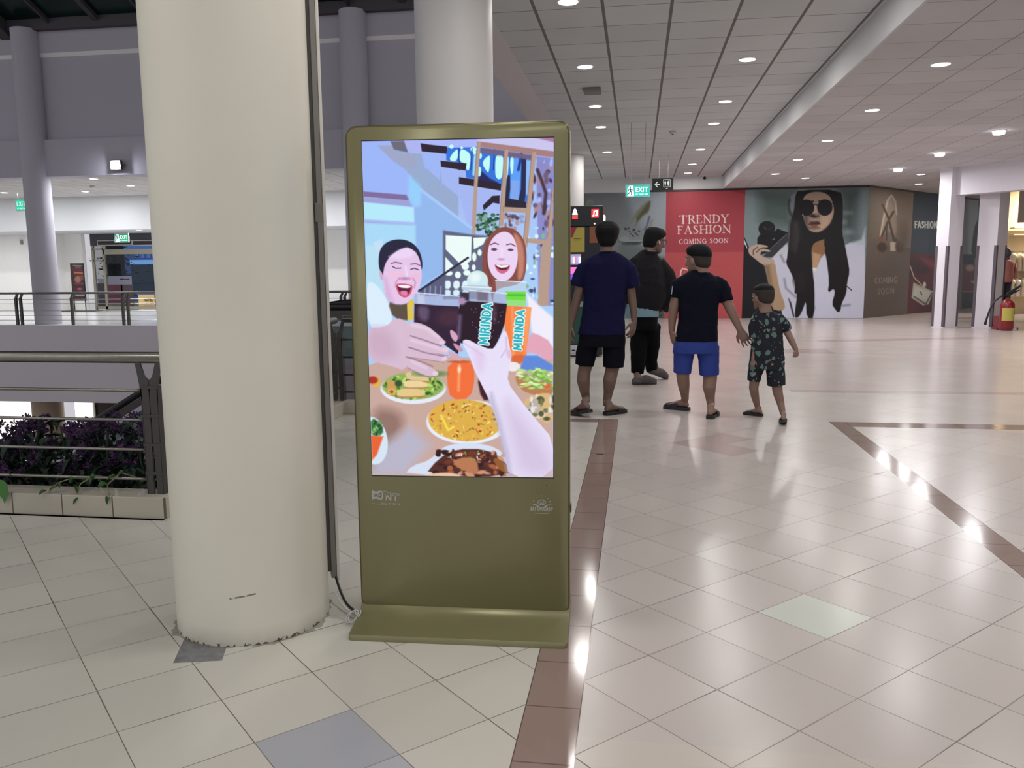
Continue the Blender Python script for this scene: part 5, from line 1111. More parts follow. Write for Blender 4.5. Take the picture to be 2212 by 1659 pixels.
for x in (MX0+.08, MX1-.08):
    for Y in (MY+.1, MY+.75): MB().cyl(x, Y, 0, .035, .025, 12).build('foot', black, vm)

# ================================================================== GALLERY ACROSS THE ATRIUM
GY = 27.86
q4 = lambda px, py, d=0: PY(px, py, GY+d)
alu = mat('beige_aluminium', (150, 144, 126), .4, .3)
dr = thing('glass_entrance', 'framed glass entrance with dark transom vents across the atrium', 'entrance door', (q4(270, 672).x, GY, 0))
x_l, x_r = q4(201, 600).x, -15.2
MB().box((x_l, GY-.02, 2.28), (x_r, GY+.04, 2.72)).build('transom', mat('dark_transom', (58, 56, 66), .5), dr)
for a, b in ((212, 284), (288, 340)):
    A_, B_ = q4(a, 529, -.03), q4(b, 520, -.03); v = MB().box((A_.x, GY-.035, A_.z), (B_.x, GY-.02, B_.z)).build('vent_grille', mat('vent_dark', (34, 26, 28), .5), dr)
    mb = MB()
    for z0, z1 in ((A_.z-.03, A_.z), (B_.z, B_.z+.03)): mb.box((A_.x-.03, GY-.045, z0), (B_.x+.03, GY-.02, z1))
    mb.box((A_.x-.03, GY-.045, A_.z), (A_.x, GY-.02, B_.z)).box((B_.x, GY-.045, A_.z), (B_.x+.03, GY-.02, B_.z)).build('vent_frame', mat('vent_edge', (165, 160, 160), .4), v)
zt = q4(228, 540).z; zl = q4(228, 562).z
x1, x2 = q4(205, 600).x, q4(228, 600).x
mb = MB()
for x in (x1, x2): mb.box((x-.05, GY-.03, 0), (x+.04, GY+.04, 2.3))
mb.box((x2, GY-.03, zt-.16), (x_r, GY+.04, zt+.02)).box((x1, GY-.03, zt+.0), (x2, GY+.04, zt+.06)).box((x1, GY-.03, zl-.04), (x2, GY+.04, zl+.02)).box((x1, GY-.03, .02), (x_r, GY+.04, .12))
mb.build('frame', alu, dr)
gl = mat('entrance_glass', (20, 26, 32), .05, spec=.6, alpha=.35)
MB().box((x1, GY, .1), (x2, GY+.01, 2.3)).build('side_pane', gl, dr); MB().box((x2, GY, .1), (x_r, GY+.01, zt)).build('door_pane', gl, dr)
fw = mat('frosted_band', (104, 104, 118), .5); fr_ = mat('maroon_film', (72, 32, 46), .5); fb = mat('brown_film', (62, 50, 52), .5)
def film(px0, py0, px1, py1, m, nm='window_film'):
    a, b = q4(px0, py1, -.006), q4(px1, py0, -.006); MB().box((a.x, GY-.008, a.z), (b.x, GY-.002, b.z)).build(nm, m, dr)
film(234, 596, 284, 615, fw); film(236, 615, 264, 656, fr_); film(264, 615, 287, 664, fb); film(212, 602, 228, 612, fw); film(214, 612, 229, 664, mat('plum_film', (50, 40, 56), .5))
mb = MB()
for q in stroke([(259, 603.5), (264, 602.5), (270, 603.8), (279, 603)], 2): mb.ext([q4(*p, -.010) for p in q], (0, .002, 0))
mb.build('film_print', navy, dr)
# night street beyond the glass
st = thing('street_building', 'blue lit building with small windows seen through the glass entrance', 'building', (-21, 40, 0))
q5 = lambda px, py, Y=44: PY(px, py, Y)
nb = mat('night_facade', (62, 96, 160), .7, emit=.35)
a, b = q5(278, 690), q5(360, 538); MB().box((a.x, 44, -3), (b.x+6, 46, b.z+2)).build('facade', nb, st)
for px in (296, 308, 321, 333):
    for py in (553,):
        a, b = q5(px-2.5, py+3.5, 43.98), q5(px+2.5, py-3.5, 43.98); w_ = MB().box((a.x, 43.9, a.z), (b.x, 44.0, b.z)).build('window', mat('night_window', (120, 156, 214), .5, emit=.5), st)
        MB().box((a.x+.05, 43.88, a.z+.05), (b.x-.05, 43.9, b.z-.05)).build('pane', mat('night_pane', (24, 40, 70), .3), w_)
a, b = q5(290, 571, 43.9), q5(370, 561, 43.9); MB().box((a.x, 43.5, a.z), (b.x+4, 44, b.z)).build('lit_ledge', mat('blue_ledge', (130, 190, 255), .5, emit=.8), st)
a, b = q5(292, 640, 43.9), q5(370, 572, 43.9); MB().box((a.x, 43.7, a.z), (b.x+4, 43.95, b.z)).build('dark_shopfront', mat('teal_dark', (28, 60, 84), .4, emit=.15), st)
tag(MB().box((-34, 50, -3), (-5, 50.2, 12)).build('night_sky_wall', mat('night_backdrop', (12, 18, 24), .9)), 'added dark backdrop standing in for the night behind the glass entrance', 'building')  # added dark sheet, hides the bright world background beyond the glass
tr_ = thing('street_tree', 'dark tree outside the left part of the glass entrance', 'tree', (q5(250, 600, 38).x, 38, 0))
MB().tube([(q5(250, 600, 38).x, 38, -1), (q5(249, 600, 38).x, 38, 2.2)], .10, 8).build('trunk', mat('night_bark', (24, 22, 22), .9), tr_)
mb = MB(); rr_ = random.Random(4); c = q5(250, 575, 38)
for i in range(260):
    d = Vector((rr_.gauss(0, .5), rr_.gauss(0, .4), rr_.gauss(0, .55))); p = c+d; s = rr_.uniform(.07, .14); R_ = Matrix.Rotation(rr_.uniform(0, 6), 3, 'Z') @ Matrix.Rotation(rr_.uniform(-1.2, 1.2), 3, 'X')
    mb.add([p+R_ @ Vector(v) for v in ((-s, 0, 0), (0, -s*.45, 0), (s, 0, 0), (0, s*.45, 0))], [(0, 1, 2, 3)])
mb.build('foliage', mat('night_leaves', (18, 34, 32), .8), tr_)
hs_ = thing('hotel_sign', 'small glowing HOTEL sign box outside the glass entrance', 'sign', (q5(318, 648, 33).x, 33, q5(318, 648, 33).z))
a, b = q5(300, 660, 33), q5(334, 637, 33); MB().box((a.x, 33, a.z), (b.x, 33.3, b.z)).build('light_box', mat('hotel_glow', (255, 214, 140), .5, emit=1.1), hs_)
MB().box((a.x-.04, 32.98, b.z), (b.x+.5, 33.34, b.z+.12)).build('cap', mat('blue_cap', (120, 160, 230), .5, emit=.5), hs_); MB().box((b.x, 32.98, a.z-.1), (b.x+.3, 33.34, b.z)).build('end_panel', navy, hs_); MB().box((a.x-.1, 32.9, a.z-.18), (b.x+.5, 33.34, a.z)).build('base', black, hs_)
wordmesh('letters', 'HOTEL', q5(311, 650.5, 32.995), q5(330, 650.5, 32.995), .12, .03, mat('dark_letters', (60, 40, 20), .5), hs_, (0, -1, 0))
MB().tube([(b.x+.15, 33.2, a.z-.1), (b.x+.15, 33.2, -1)], .04, 8).build('pole', black, hs_)
# standee
sd_ = thing('poster_stand', 'tall black poster stand with a dark red menu, left of the glass entrance', 'poster stand', (-19.3, 26.8, 0))
u0, u1 = -19.60, -19.10
MB().box((u0, 26.78, .36), (u1, 26.82, 1.665)).build('frame', black, sd_)
cv = Canvas([(u0+.03, 26.778, 1.64), (u1-.03, 26.778, 1.64), (u1-.03, 26.778, .40), (u0+.03, 26.778, .40)], 40, 90, (52, 34, 38))
P, L, EL = cv.poly, cv.line, cv.ell; cv.at(0, 560, 5.53)
L([(875, 75), (990, 80)], 10, (120, 114, 114), .6); L([(900, 95), (960, 95)], 6, (110, 100, 100), .6)
P([(870, 100), (1000, 110), (1010, 200), (880, 190)], (78, 34, 40), 1); L([(890, 160), (990, 165)], 14, (150, 96, 60), .8); EL(930, 240, 40, 40, (120, 84, 70), 1.2); EL(980, 220, 24, 30, (90, 60, 54), 1); L([(900, 290), (990, 290)], 24, (96, 44, 46), 1); EL(950, 355, 30, 12, (150, 70, 70), 1); L([(905, 430), (1010, 430)], 14, (140, 136, 136), .8)
cv.build('menu_print', PM, sd_, gain=1.3)
MB().box((u0+.02, 26.79, .02), (u0+.05, 26.81, .36)).box((u1-.05, 26.79, .02), (u1-.02, 26.81, .36)).build('legs', black, sd_)
MB().box((u0-.32, 26.55, 0), (u1+.45, 27.05, .03)).build('base_plate', black, sd_, bevel=.005)
sp = PY(43, 523, 27.8); tag(MB().lathe(sp.x, 27.88, [(.05, sp.z-.08), (.06, sp.z), (.05, sp.z+.08)], 12).build('wall_speaker', mat('grey_fitting', (150, 140, 132), .6)), 'small grey fitting on the gallery wall left of the tall pillar', 'wall fitting')

# ================================================================== RIGHT: SQUARE PILLARS, BEAM, SHOP
wc = mat('bright_white_paint', (222, 218, 226), .5, noise=.02)
grd = mat('corner_guard', (92, 84, 92), .5)
def sqpillar(A_, B_, C_, label):
    A_, B_, C_ = Vector(A_), Vector(B_), Vector(C_); D_ = A_+C_-B_
    t = thing('square_pillar', label, 'pillar', (*((A_+C_)/2), 0))
    MB().prism([A_, B_, C_, D_], 0, ZR+.004).build('shaft', wc, t)
    for p, q, r in ((A_, B_, D_), (B_, A_, C_), (C_, B_, D_)):
        e1 = (q-p).normalized()*.05; e2 = (r-p).normalized()*.05; n = -(e1+e2).normalized()*.010
        MB().prism([p+n, p+n+e1, p+e1*1.0, p, p+e2, p+n+e2], .03, 1.72).build('corner_guard', grd, t)
    return t
Bv, A2, C2 = (6.42, 18.78), (6.36, 19.22), (6.80, 18.86)
sqpillar((6.235, 18.99), (6.40, 18.77), (6.75, 18.99), 'square white pillar with dark corner guards, left of the two')
sqpillar((7.01, 18.90), (7.33, 18.72), (7.62, 18.98), 'square white pillar with dark corner guards, right one beside the fire extinguisher')
tag(MB().prism([(6.50, 18.86), (9.2, 15.6), (9.45, 15.8), (6.75, 19.06)], 2.76, ZR+.002).build('header_beam', wc), kind='structure'); bpy.data.objects['header_beam'].name = 'trim_12'
# shop with hanging clothes
warm = mat('shop_warm_wall', (226, 206, 170), .7)
structure('wall_right.001', MB().box((9.72, 24.6, 0), (16, 24.75, 3.3)), warm)
structure('wall_right.002', MB().box((9.55, 23.1, 2.38), (16, 23.25, 3.34)), mat('beige_plaster', (176, 168, 158), .7))
structure('wall_right.003', MB().box((15.8, 10, 0), (16, 25, 3.3)), warm)
structure('floor.003', MB().box((12, 8, -.3), (16, 26, 0)), mat('shop_floor', (200, 184, 164), .25))
structure('ceiling.005', MB().box((12.5, 8, 3.3), (16, 26, 3.4)), warm)
for i, (x, Y) in enumerate([(10.6, 23.9), (11.8, 23.9), (13.2, 22.6)]): downlight(x, Y, ZR, 'warm downlight inside the clothes shop, %s' % ['nearest the rack end', 'above the rack middle', 'farthest right'][i], 'warm shop downlights', 70, (1, .90, .74), .08)
rk = thing('clothes_rack', 'pale double clothes rail inside the bright shop at the right edge', 'clothes rack', (11, 24.3, 0))
for z in (1.66, .98): MB().tube([(9.75, 24.3, z), (12.2, 24.3, z)], .014, 8).build('rail', steel, rk, smooth=True)
for x in (9.75, 12.2): MB().tube([(x, 24.3, 0), (x, 24.3, 2.3)], .016, 8).build('upright', steel, rk)
for z in (2.1, 2.28): MB().box((9.9, 24.25, z), (12.2, 24.55, z+.03)).build('shelf', mat('shelf_cream', (236, 226, 206), .6), rk)
def garment(x, z, c, label, n):
    t = MB(); h = .48
    R = []
    for k, (dz, wx, wy) in enumerate([(0, .05, .02), (-.05, .17, .05), (-.12, .20, .06), (-.14, .13, .055), (-h, .16, .06)]):
        R.append([(x+wy*math.cos(a), 24.3+wx*math.sin(a), z+dz) for a in [2*PI*i/14 for i in range(14)]])
    o = t.rings(R).build('hanging_shirt', mat('cloth_%s' % n, c, .8), smooth=True); return tag(o, label, 'shirt', 'shirts hanging in the bright shop')
ordn2 = ['first', 'second', 'third', 'fourth', 'fifth', 'sixth', 'seventh', 'eighth', 'ninth']
cs = [((240, 232, 210), 'cream'), ((228, 216, 190), 'sand'), ((244, 240, 230), 'white')]
for j, z in enumerate((1.63, .95)):
    for i in range(9):
        n = cs[(i+j) % 3]; garment(9.95+i*.14, z, n[0], '%s shirt on the %s rail of the bright shop, %s from the left' % (n[1], 'upper' if j == 0 else 'lower', ordn2[i]), n[1])
mn = thing('mannequin', 'dressed mannequin in a pink top and dark trousers at the shop entrance', 'mannequin', (9.3, 23.0, 0))
mx_ = PY(2176, 560, 23.0).x
MB().tube([(mx_-.07, 23.0, .02), (mx_-.07, 23.0, .45), (mx_-.05, 23.0, .92)], [.05, .065, .09], 12).tube([(mx_+.07, 23.0, .02), (mx_+.07, 23.0, .45), (mx_+.05, 23.0, .92)], [.05, .065, .09], 12).build('trousers', mat('dark_trousers', (30, 26, 38), .8), mn, smooth=True)
MB().lathe(mx_, 23.0, [(.11, .88), (.15, .92), (.15, 1.1), (.17, 1.32), (.16, 1.40), (.06, 1.45)], 18).tube([(mx_-.17, 23, 1.36), (mx_-.22, 23, 1.15), (mx_-.2, 22.95, .98)], .045, 10).tube([(mx_+.17, 23, 1.36), (mx_+.22, 23, 1.15), (mx_+.2, 22.95, .98)], .045, 10).build('top', mat('pink_top', (176, 110, 104), .8), mn, smooth=True)
MB().ball((mx_, 23, 1.62), (.08, .10, .12)).tube([(mx_, 23, 1.42), (mx_, 23, 1.55)], .05, 10).build('head', mat('mannequin_grey', (70, 66, 76), .5), mn, smooth=True)
MB().cyl(mx_, 23, 0, .02, .16, 24).build('base', steel, mn)

# fire extinguisher on its stand
red = mat('extinguisher_red', (128, 20, 28), .3, coat=.4); red2 = mat('stand_red', (120, 18, 26), .4)
ep = lambda px, py, Y=18.45: PY(px, py, Y)
bx0, bx1 = ep(2149, 700).x, ep(2194, 700).x
sb = thing('extinguisher_stand', 'low red box stand on the floor at the foot of the right square pillar', 'stand', ((bx0+bx1)/2, 18.45, 0))
MB().box((bx0+.02, 18.33, .03), (bx1-.08, 18.60, .27)).build('box', red2, sb, bevel=.02)
MB().box((bx0, 18.31, .0), (bx1, 18.64, .05)).build('base', red2, sb, bevel=.01)
MB().box((bx0+.12, 18.322, .03), (bx0+.2, 18.33, .09)).build('white_label', mat('label_white', (225, 215, 215), .5), sb); MB().box((bx0+.28, 18.302, .0), (bx0+.36, 18.31, .05)).build('white_label', mat('label_white', (225, 215, 215), .5), sb)
ex = ep(2174, 690, 18.16).x
fe = thing('fire_extinguisher', 'red fire extinguisher with a yellow label and black hose beside the square pillar', 'fire extinguisher', (ex, 18.2, 0))
MB().lathe(ex, 18.16, [(.02, .02), (.12, .02), (.135, .05), (.135, .50), (.12, .56), (.07, .61), (.04, .63), (.04, .66)], 32).build('cylinder', red, fe, auto=50)
la = [-150+i*9 for i in range(13)]
MB().add([(ex+.1365*math.cos(rad(a)), 18.16+.1365*math.sin(rad(a)), z) for a in la for z in (.20, .46)], [(2*i, 2*i+2, 2*i+3, 2*i+1) for i in range(len(la)-1)]).build('label', mat('yellow_label', (186, 174, 84), .5), fe)
MB().cyl(ex, 18.16, .66, .72, .03, 16).ext([(ex-.03, 18.14, .72), (ex+.06, 18.14, .74), (ex+.22, 18.14, .88), (ex+.21, 18.14, .91), (ex+.04, 18.14, .80), (ex-.03, 18.14, .76)], (0, .04, 0)).ext([(ex+.0, 18.14, .69), (ex+.20, 18.14, .80), (ex+.20, 18.14, .825), (ex+.0, 18.14, .72)], (0, .03, 0)).build('valve_handle', black, fe)
MB().tube([(ex-.02, 18.14, .69), (ex-.14, 18.1, .70), (ex-.27, 18.08, .60), (ex-.36, 18.08, .42), (ex-.40, 18.1, .22), (ex-.42, 18.1, .12)], [.016, .016, .016, .016, .02, .028], 10).build('hose', black, fe, smooth=True)

# ================================================================== PURPLE FLOWERS BEHIND THE RAILING
pf = mat('purple_petals', (76, 42, 88), .7, noise=.35, nscale=20); pf2 = mat('violet_petals', (60, 36, 74), .7, noise=.35, nscale=20)
gr1 = mat('dark_leaves', (22, 46, 34), .6, noise=.4, nscale=12); gr2 = mat('green_leaves', (62, 100, 50), .6, noise=.3, nscale=12)
structure('trim_13', MB().box((-16, 4.17, -.30), (-2.84, 4.75, -.02)).box((-16, 4.75, -.55), (-2.84, 4.80, .10)), mat('trough', (70, 68, 62), .8))
def petal_cluster(mb, c, n, r, s, rg):
    for i in range(n):
        d = Vector((rg.gauss(0, 1), rg.gauss(0, 1), rg.gauss(0, 1))).normalized()*r*rg.uniform(.55, 1); p = c+d
        q = d.normalized().to_track_quat('Z', 'Y').to_matrix() @ Matrix.Rotation(rg.uniform(0, 6.28), 3, 'Z') @ Matrix.Rotation(rg.uniform(-.6, .6), 3, 'X')
        k = s*rg.uniform(.7, 1.2)
        for a in range(4):
            ro = q @ Matrix.Rotation(a*PI/2+rg.uniform(-.2, .2), 3, 'Z')
            mb.add([p+ro @ Vector(v)*k for v in ((0, 0, 0), (.45, -.32, .12), (1, -.15, .35), (1, .25, .38), (.45, .34, .12))], [(0, 1, 2, 3, 4)])
def leaf(mb, p, R, L_, W_):
    vs = [(0, 0, 0), (L_*.35, -W_*.5, .01), (L_*.75, -W_*.35, 0), (L_, 0, -.02), (L_*.75, W_*.35, 0), (L_*.35, W_*.5, .01), (L_*.5, 0, -.008)]
    mb.add([p+R @ Vector(v) for v in vs], [(0, 1, 6), (1, 2, 6), (2, 3, 6), (3, 4, 6), (4, 5, 6), (5, 0, 6)])
def bush(x, y, h, wdt, rg, label, mp):
    cl = lambda v: max(-.105, min(.105, v)) if abs(v) > .105 else v
    t = thing('flower_bush', label, 'flowering plant', (x, y, 0), 'purple flowering plants in the trough')
    mb = MB()
    for i in range(9):
        a = rg.uniform(0, 6.28); mb.tube([(x, y, -.03), (x+.3*wdt*math.cos(a), y+.12*math.sin(a), h*.5), (x+.6*wdt*math.cos(a), y+.12*math.sin(a), h*rg.uniform(.75, 1))], .004, 5)
    mb.build('stems', mat('stem_green', (40, 62, 38), .7), t)
    mb = MB()
    for i in range(150):
        p = Vector((x+cl(rg.uniform(-.12, .12)), y+rg.gauss(0, .09), rg.uniform(.0, h*.9))); R = Matrix.Rotation(rg.uniform(0, 6.28), 3, 'Z') @ Matrix.Rotation(rg.uniform(-.3, 1.0), 3, 'Y')
        leaf(mb, p, R, rg.uniform(.05, .10), rg.uniform(.03, .05))
    mb.build('leaves', gr1, t)
    mb = MB()
    for i in range(int(24)):
        dx = cl(rg.gauss(0, wdt*.6)); top = h*(1-.5*min(1, (dx/wdt)**2)); petal_cluster(mb, Vector((x+dx, y+rg.gauss(-.03, .08), top-abs(rg.gauss(0, .055)))), 11, .036, .020, rg)
    for i in range(4): petal_cluster(mb, Vector((x+cl(rg.gauss(0, wdt*.4)), y-.10, rg.uniform(h*.35, h*.7))), 10, .034, .020, rg)
    mb.build('flowers', mp, t)
    return t
bl = [(-2.78, .47, .14, 'right end by the post'), (-3.02, .50, .16, 'right of the middle'), (-3.28, .43, .13, 'in the middle'), (-3.52, .48, .14, 'left of the middle'), (-3.76, .36, .14, 'at the left edge of the view'), (-4.05, .40, .16, 'just outside the left edge'), (-4.4, .44, .18, 'farther left outside the view')]
for i, (x, h, wd_, nm) in enumerate(bl):
    bush(x, 4.38+.03*(i % 3), h, wd_, random.Random(i+20), 'clump of dark green leaves and purple flowers, %s' % nm, pf if i % 2 == 0 else pf2)
iv = thing('trailing_leaf', 'bright green leaf hanging over the tiled curb at the left edge', 'leaf', (-3.43, 3.98, .15))
MB().ext([PY(*p, 3.975) for p in ((-2, 1036), (8, 1038), (15, 1046), (18, 1058), (15, 1072), (10, 1089), (6, 1078), (0, 1072), (-8, 1068), (-14, 1058), (-12, 1044))], (0, .0015, 0)).build('blade', mat('fresh_green', (70, 122, 54), .5), iv)
MB().tube([(-3.6, 4.22, .10), (-3.5, 4.12, .21), (-3.415, 4.04, .20)], .003, 6).build('stem', mat('stem_green', (40, 62, 38), .7), iv)
for i, (x, z) in enumerate([(-3.12, .15), (-2.98, .14), (-2.82, .13)]):
    tt = thing('trailing_twig', 'pale twig with small leaves over the curb, %s' % ['left', 'middle', 'right'][i], 'twig', (x, 4.1, .12))
    pts = [(x+.10, 4.2, .16), (x+.04, 4.08, .19+.02*i), (x-.02, 4.04, .17), (x-.05+.03*i, 4.01, .125)]
    MB().tube(pts, .0035, 6).build('stem', mat('pale_stem', (120, 124, 92), .7), tt)
    mb = MB(); rg = random.Random(i)
    for k in range(7): leaf(mb, Vector(pts[k % 4])+Vector((rg.uniform(-.03, .03), 0, rg.uniform(-.02, .02))), Matrix.Rotation(rg.uniform(2, 6), 3, 'Z') @ Matrix.Rotation(rg.uniform(-.4, .7), 3, 'Y'), .05, .022)
    mb.build('leaves', gr2, tt)

# ================================================================== PEOPLE
skin = mat('skin', (136, 108, 96), .55, noise=.08, nscale=9); skin_d = mat('skin_deeper', (110, 86, 76), .55, noise=.08, nscale=9)
hairm = mat('black_hair', (12, 11, 14), .65, spec=.2, noise=.3, nscale=60, bump=.5, bscale=220)
cropm = mat('cropped_hair', (44, 37, 34), .7, noise=.3, nscale=60, bump=.3, bscale=300)
def union(mb, name, m, parent, voxel=.006, smooth=3, wob=0.0):
    me = bpy.data.meshes.new(name); me.from_pydata(mb.v, [], mb.f); me.update()
    bm = bmesh.new(); bm.from_mesh(me); bmesh.ops.recalc_face_normals(bm, faces=bm.faces); bm.to_mesh(me); bm.free()
    o = place(name, me, m, parent)
    r = o.modifiers.new('remesh', 'REMESH'); r.mode = 'VOXEL'; r.voxel_size = voxel; r.use_smooth_shade = True
    if smooth: s = o.modifiers.new('smooth', 'SMOOTH'); s.iterations = smooth; s.factor = .5
    if wob:
        tx = bpy.data.textures.get('cloth_folds') or bpy.data.textures.new('cloth_folds', 'CLOUDS'); tx.noise_scale = .09; tx.noise_depth = 2
        d = o.modifiers.new('folds', 'DISPLACE'); d.texture = tx; d.strength = wob; d.mid_level = .5; d.texture_coords = 'GLOBAL'
    return o
def rows(mb, Y, R, n=24, p=2.4, dy=0):
    out = []
    for row in R:
        py, xl, xr, dep = row[:4]; oy = row[4] if len(row) > 4 else 0
        a, b = PY(xl, py, Y), PY(xr, py, Y); cx, w_, z = (a.x+b.x)/2, abs(b.x-a.x)/2, (a.z+b.z)/2; ring = []
        for i in range(n):
            t = 2*PI*i/n; c, s = math.cos(t), math.sin(t)
            ring.append(Vector((cx+w_*math.copysign(abs(c)**(2/p), c), Y+oy+dep*math.copysign(abs(s)**(2/p), s), z)))
        out.append(ring)
    return mb.rings(out)
def limb(mb, Y, pts, flat=None):
    P_ = [PY(p[0], p[1], Y+(p[3] if len(p) > 3 else 0)) for p in pts]
    mb.tube(P_, [p[2] for p in pts], 16, round_ends=True); return P_
HEAD = [(.0, .27, .07, .09), (.03, .25, .13, .15), (.08, .21, .19, .20), (.16, .13, .27, .255), (.25, .06, .33, .30), (.35, .01, .375, .325), (.48, -.02, .42, .345), (.60, -.04, .445, .36), (.72, -.05, .445, .36), (.82, -.05, .41, .335), (.90, -.05, .34, .28), (.96, -.05, .24, .19), (1.0, -.05, .10, .09)]
def head(mb, c, H, yaw, pitch=0.0, roll=0.0):
    """c = centre of the skull; yaw measured from +y towards +x; returns the head frame"""
    f = Matrix.Rotation(-rad(yaw), 3, 'Z') @ Matrix.Rotation(rad(pitch), 3, 'X') @ Matrix.Rotation(rad(roll), 3, 'Y')
    Q = lambda x, y, z: Vector(c)+f @ Vector((x*H, y*H, (z-.52)*H))
    mb.rings([[Q(w_*math.cos(2*PI*i/24), cy+ry*math.sin(2*PI*i/24), z) for i in range(24)] for z, cy, ry, w_ in HEAD])
    mb.tube([Q(0, .37, .56), Q(0, .42, .46), Q(0, .475, .37)], [.045*H, .055*H, .075*H], 10, round_ends=True)       # nose
    for s in (-1, 1): mb.ball(Q(s*.055, .42, .345), .045*H, 8, 6)
    mb.tube([Q(-.11, .36, .225), Q(0, .40, .232), Q(.11, .36, .225)], [.022*H, .034*H, .022*H], 8, round_ends=True)   # lips
    mb.tube([Q(-.10, .35, .19), Q(0, .385, .185), Q(.10, .35, .19)], [.022*H, .034*H, .022*H], 8, round_ends=True)
    for s in (-1, 1):
        mb.ball(Q(s*.35, .0, .44), (.05*H, .085*H, .13*H), 10, 8, rot=f @ Matrix.Rotation(-s*.35, 3, 'Z'))           # ear
        mb.tube([Q(s*.05, .40, .60), Q(s*.16, .385, .615), Q(s*.26, .32, .60)], .03*H, 8, round_ends=True)           # brow ridge
    mb.tube([Q(0, -.10, .35), Q(0, -.13, .10), Q(0, -.16, -.14)], [.27*H, .245*H, .27*H], 16)                         # neck
    return Q, f
def face_parts(Q, f, H, parent, brow=True):
    for s in (-1, 1):
        e = MB().ball(Q(s*.155, .355, .525), (.06*H, .04*H, .035*H), 10, 8, rot=f).build('eye', mat('eye_white', (200, 195, 190), .3), parent, smooth=True)
        MB().ball(Q(s*.155, .388, .525), (.024*H, .015*H, .024*H), 8, 6, rot=f).build('iris', black, e, smooth=True)
        MB().tube([Q(s*.07, .43, .625), Q(s*.16, .41, .65), Q(s*.26, .345, .625)], .014*H, 6).build('eyebrow', hairm, parent, smooth=True)
    MB().tube([Q(-.10, .385, .207), Q(0, .425, .208), Q(.10, .385, .207)], .010*H, 6).build('mouth', mat('lip_line', (92, 48, 44), .5), parent, smooth=True)
def hair(Q, f, H, parent, rows_, m, tufts=0, seed=1, voxel=.006):
    g_ = 1.02 if m is cropm else 1.055
    mb = MB(); mb.rings([[Q(w_*g_*math.cos(2*PI*i/24), cy+ry*g_*math.sin(2*PI*i/24), z+sl*math.sin(2*PI*i/24)) for i in range(24)] for z, cy, ry, w_, sl in rows_])
    rg = random.Random(seed)
    for i in range(tufts):
        a = rg.uniform(0, 2*PI); b = rg.uniform(.35, 1.4); d = Vector((math.cos(a)*math.cos(b)*.36, math.sin(a)*math.cos(b)*.44-.05, .58+math.sin(b)*.42))
        e = d+Vector((rg.uniform(-.08, .08), rg.uniform(-.02, .12), rg.uniform(.01, .07)))
        mb.tube([Q(*d), Q(*((d+e)/2+Vector((0, 0, .02)))), Q(*e)], [.05*H, .04*H, .015*H], 6)
    return union(mb, 'hair', m, parent, voxel, 2)
def hand(mb, wr, d, n, k=1.0, curl=(20, 30, 25), thumb=1, spread=5):
    wr, d, n = Vector(wr), Vector(d).normalized(), Vector(n); n = (n-d*n.dot(d)).normalized(); s = d.cross(n)
    L_ = .088*k
    mb.tube([wr-d*.02*k, wr+d*.02*k, wr+d*.055*k, wr+d*L_], [.026*k, .034*k, .042*k, .040*k], 14, flat=[.85, .55, .42, .36], up=n)
    for i, (o, ln) in enumerate(((-.031, .066), (-.0105, .078), (.0105, .082), (.031, .074))):
        p = wr+d*(L_-.008*k)+s*o*k; a = rad(o/.031*spread); dd = (d*math.cos(a)+s*math.sin(a)).normalized(); pts = [p]; t = 0
        for j, (sg, c) in enumerate(zip((.44, .31, .25), curl)):
            t += rad(c+(i % 2)*4); v = dd*math.cos(t)+n*math.sin(t); p = p+v*ln*k*sg*1.05; pts.append(p)
        mb.tube(pts, [.0092*k, .0085*k, .0078*k, .0062*k], 8, round_ends=True)
    p = wr+d*.022*k+s*.026*k*thumb; pts = [p, p+(d*.55+s*.75*thumb+n*.25)*.030*k, p+(d*1.35+s*1.05*thumb+n*.55)*.034*k, p+(d*2.1+s*1.15*thumb+n*.9)*.034*k]
    mb.tube(pts, [.014*k, .0125*k, .0105*k, .008*k], 8, round_ends=True)
def foot(mb, heel, yaw, L_, ankle, pitch=0.0):
    """heel = point under the heel; returns frame function (along, side, up)"""
    a = rad(yaw); d = Vector((math.sin(a), math.cos(a), 0)); s = Vector((d.y, -d.x, 0)); up = Vector((0, 0, 1)); b = rad(pitch)
    dd = d*math.cos(b)-up*math.sin(b); uu = up*math.cos(b)+d*math.sin(b); heel = Vector(heel)
    Q = lambda u, v, w_: heel+dd*u*L_+s*v*L_+uu*w_*L_
    R = []
    for u, hw, z0, z1, sh in ((.0, .06, .03, .12, 0), (.03, .11, .0, .20, 0), (.12, .135, .0, .30, 0), (.25, .135, .0, .33, 0), (.42, .13, .0, .25, .01), (.60, .165, .0, .19, .015), (.75, .19, .0, .13, .01), (.88, .17, .0, .085, -.01), (.97, .11, .01, .06, -.02)):
        R.append([Q(u, sh+hw*math.cos(2*PI*i/16), (z0+z1)/2+(z1-z0)/2*math.sin(2*PI*i/16)) for i in range(16)])
    mb.rings(R)
    mb.tube([Vector(ankle), Q(.17, 0, .30), Q(.14, 0, .12)], [.135*L_, .135*L_, .12*L_], 14, round_ends=True)
    return Q
